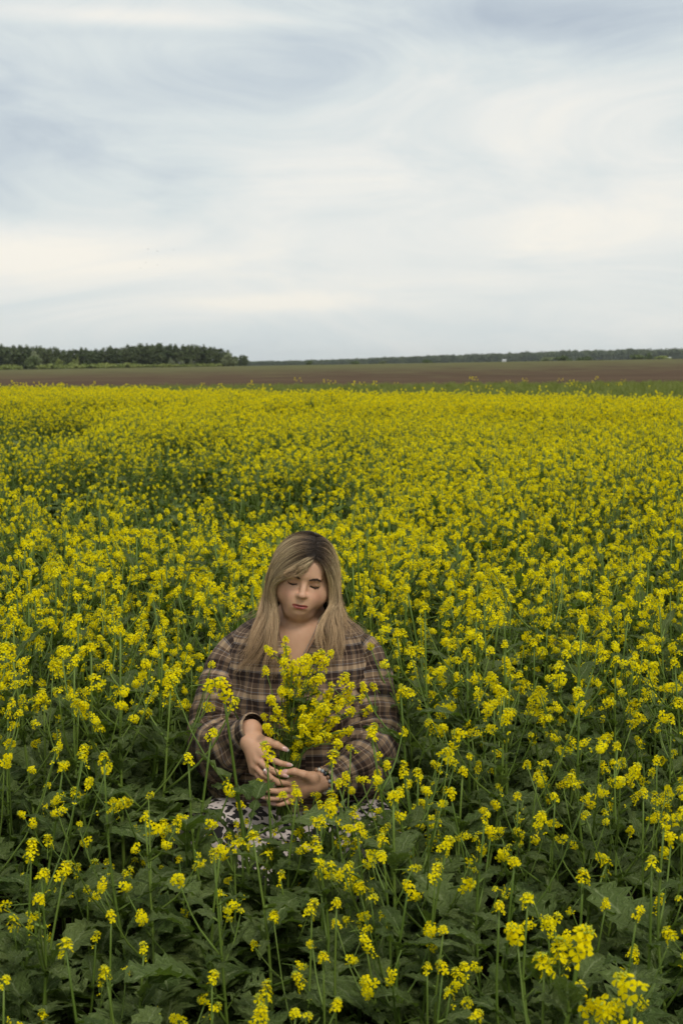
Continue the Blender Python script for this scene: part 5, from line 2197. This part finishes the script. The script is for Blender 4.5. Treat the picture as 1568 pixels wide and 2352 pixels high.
for row, off in enumerate((-.004, .007)):
    mb = MB()
    for i in range(17):
        a = 2 * PI * i / 17
        p = WRI[1] + wax * (off - .002 + .002 * math.sin(a * 2)) + (math.cos(a) * wu + math.sin(a) * wv) * .0335
        v, f = ico(.0060 if (i + row) % 3 else .0072, p, 8, 6)
        mb.add(v, f, int(rh.integers(0, 4)))
    br = link('bracelet', mb.mesh('bracelet', M_BEAD), person)
for sg in (-1, 1):
    mb = MB()
    v, f = ico(.0032, hp(sg * .0835, -.004, -.036), 8, 6)
    mb.add(v, f)
    link('earring', mb.mesh('earring', [M_GOLD]), person)

# ------------------------------------------------------------------ the bunch of flowers in her hands
bq = link('flower_bunch', None)
G0 = W + Vector(GRIP)
bq.location = G0
tag(bq, 'bunch of cut yellow mustard flowers held against the plaid shirt', 'flowers')
HEADS = [(745, 275), (755, 350), (735, 430), (800, 445), (905, 410), (965, 395), (1005, 380), (1040, 425), (1075, 372), (600, 490), (830, 510), (912, 490), (1000, 550), (720, 632),
         (830, 600), (900, 590), (860, 655), (1180, 545), (1222, 612), (1070, 660), (1130, 700), (1220, 705), (1302, 690), (590, 830), (680, 780), (950, 720), (1020, 765), (870, 770),
         (800, 830), (930, 800), (1050, 795), (1155, 725), (1222, 792), (1352, 780), (940, 870), (1110, 850), (1050, 920), (870, 920), (920, 1010), (985, 1000), (1150, 950), (1212, 930),
         (1130, 1030), (760, 560), (780, 700), (960, 640), (640, 700), (700, 990), (840, 1000), (820, 1120), (600, 900), (1000, 850), (880, 840), (960, 945), (790, 480), (860, 440), (760, 640)]
rb_ = np.random.default_rng(31)
front_y = {}


def shirt_front(x, z):
    loc, *_ = solid[1].ray_cast(Vector((x, -.6, z)), Vector((0, 1, 0)))
    return loc.y if loc else -.18


for n_, (X, Y) in enumerate(HEADS):
    px, py = (680 + X * .523) * .26641, (2250 + Y * .523) * .26667
    up_f = (1150 - Y) / 880
    dep = -.410 + .165 * up_f + rb_.normal() * .04
    p = at(px, py, W.y + dep) - W
    lim = shirt_front(p.x, p.z) - .035
    if p.y > lim:
        p = at(px, py, W.y + lim) - W
    tgt = np.array(p) - GRIP
    spread = tgt * (.10, .06, 0)
    low = np.array((-tgt[0] * .12 + rb_.normal() * .012, .018 + rb_.normal() * .008, -.10 - rb_.random() * .06))
    gpt = np.array((rb_.normal() * .013 + tgt[0] * .06, .008 + rb_.normal() * .008, .0))
    mid = gpt * .45 + tgt * .55 + np.array((-tgt[0] * .10, .02, .02))
    path = bez([low, gpt, mid, tgt], 12)
    mb = MB()
    v, f = tube(path, np.linspace(.0024, .0012, 12), 5)
    mb.add(v, f, 0)
    heads = [(path[-1], path[-1] - path[-2], int(rb_.integers(0, 10)), rb_.uniform(.56, .84))]
    for b_ in range(int(rb_.integers(0, 2))):
        k = int(rb_.integers(6, 11))
        a = rb_.uniform(0, 6.28)
        q2 = path[k] + np.array((math.cos(a) * .055, math.sin(a) * .03 - .012, rb_.uniform(.02, .06)))
        sp_ = bez([path[k], (path[k] + q2) / 2 + (0, 0, -.006), q2], 4)
        v, f = tube(sp_, np.linspace(.0014, .001, 4), 4)
        mb.add(v, f, 0)
        heads.append((q2, q2 - path[k], int(rb_.integers(6, 14)), rb_.uniform(.5, .72)))
    st = link('flower_stem', mb.mesh('flower_stem', PLANT_MATS), bq)
    for (q, d, i, sc) in heads:
        M = Matrix(frame_to(np.asarray(d) + (0, -.03, .02), rb_.uniform(0, 6)).tolist()).to_4x4() @ Matrix.Scale(sc, 4)
        M.translation = Vector(q)
        link('flower_head', ME_CLUS[i], st, M)
    for b_ in range(int(rb_.integers(0, 2))):
        k = int(rb_.integers(7, 10))
        M = Matrix.Rotation(rb_.uniform(-2.6, -.5), 4, 'Z') @ Matrix.Scale(rb_.uniform(.5, .9), 4)
        M.translation = Vector(path[k])
        link('leaf', ME_LANCE[int(rb_.integers(9))], st, M)

# ------------------------------------------------------------------ birds
M_BIRD = plain_mat('dark_bird', (0.03, 0.03, 0.035), rough=.8, scale=5)
mb = MB()
v, f = tube(bez([(-.16, 0, 0), (-.05, 0, .01), (.08, 0, .015), (.16, 0, .01)], 8), [.005, .03, .045, .05, .048, .035, .026, .006], 6)
mb.add(v, f)
ME_BB = mb.mesh('body', [M_BIRD])
mb = MB()
mb.add([(.06, .02, .02), (-.05, .02, .015), (-.06, .20, .07), (.05, .22, .08), (-.10, .44, .05)], [(0, 1, 2, 3), (3, 2, 4)])
ME_BW = mb.mesh('wing', [M_BIRD])
places = ['uppermost of the flock at the left', 'second from the top of the flock', 'right-hand one of the flock, level with the second', 'left end of the lower pair of the flock',
          'right end of the lower pair of the flock', 'lowest left one of the flock', 'lowest right one of the flock', 'alone low at the far left of the sky', 'alone above the streak of cloud right of the flock']
for i, (X, Y) in enumerate(((555, 934), (590, 942), (650, 939), (547, 985), (589, 994), (527, 1005), (645, 1009), (200, 1086), (1360, 1032))):
    p = at(X * .26641, Y * .26667, 190 + 9 * i)
    e = link('bird', None)
    e.location = p
    e.rotation_euler = (.1, .15, 2.6 + .2 * i)
    e.scale = (.5, .5, .5)
    link('body', ME_BB, e)
    link('wing', ME_BW, e)
    w2 = link('wing', ME_BW, e)
    w2.scale = (1, -1, 1)
    tag(e, 'tiny dark bird in flight, ' + places[i], 'bird', 'birds in the sky')
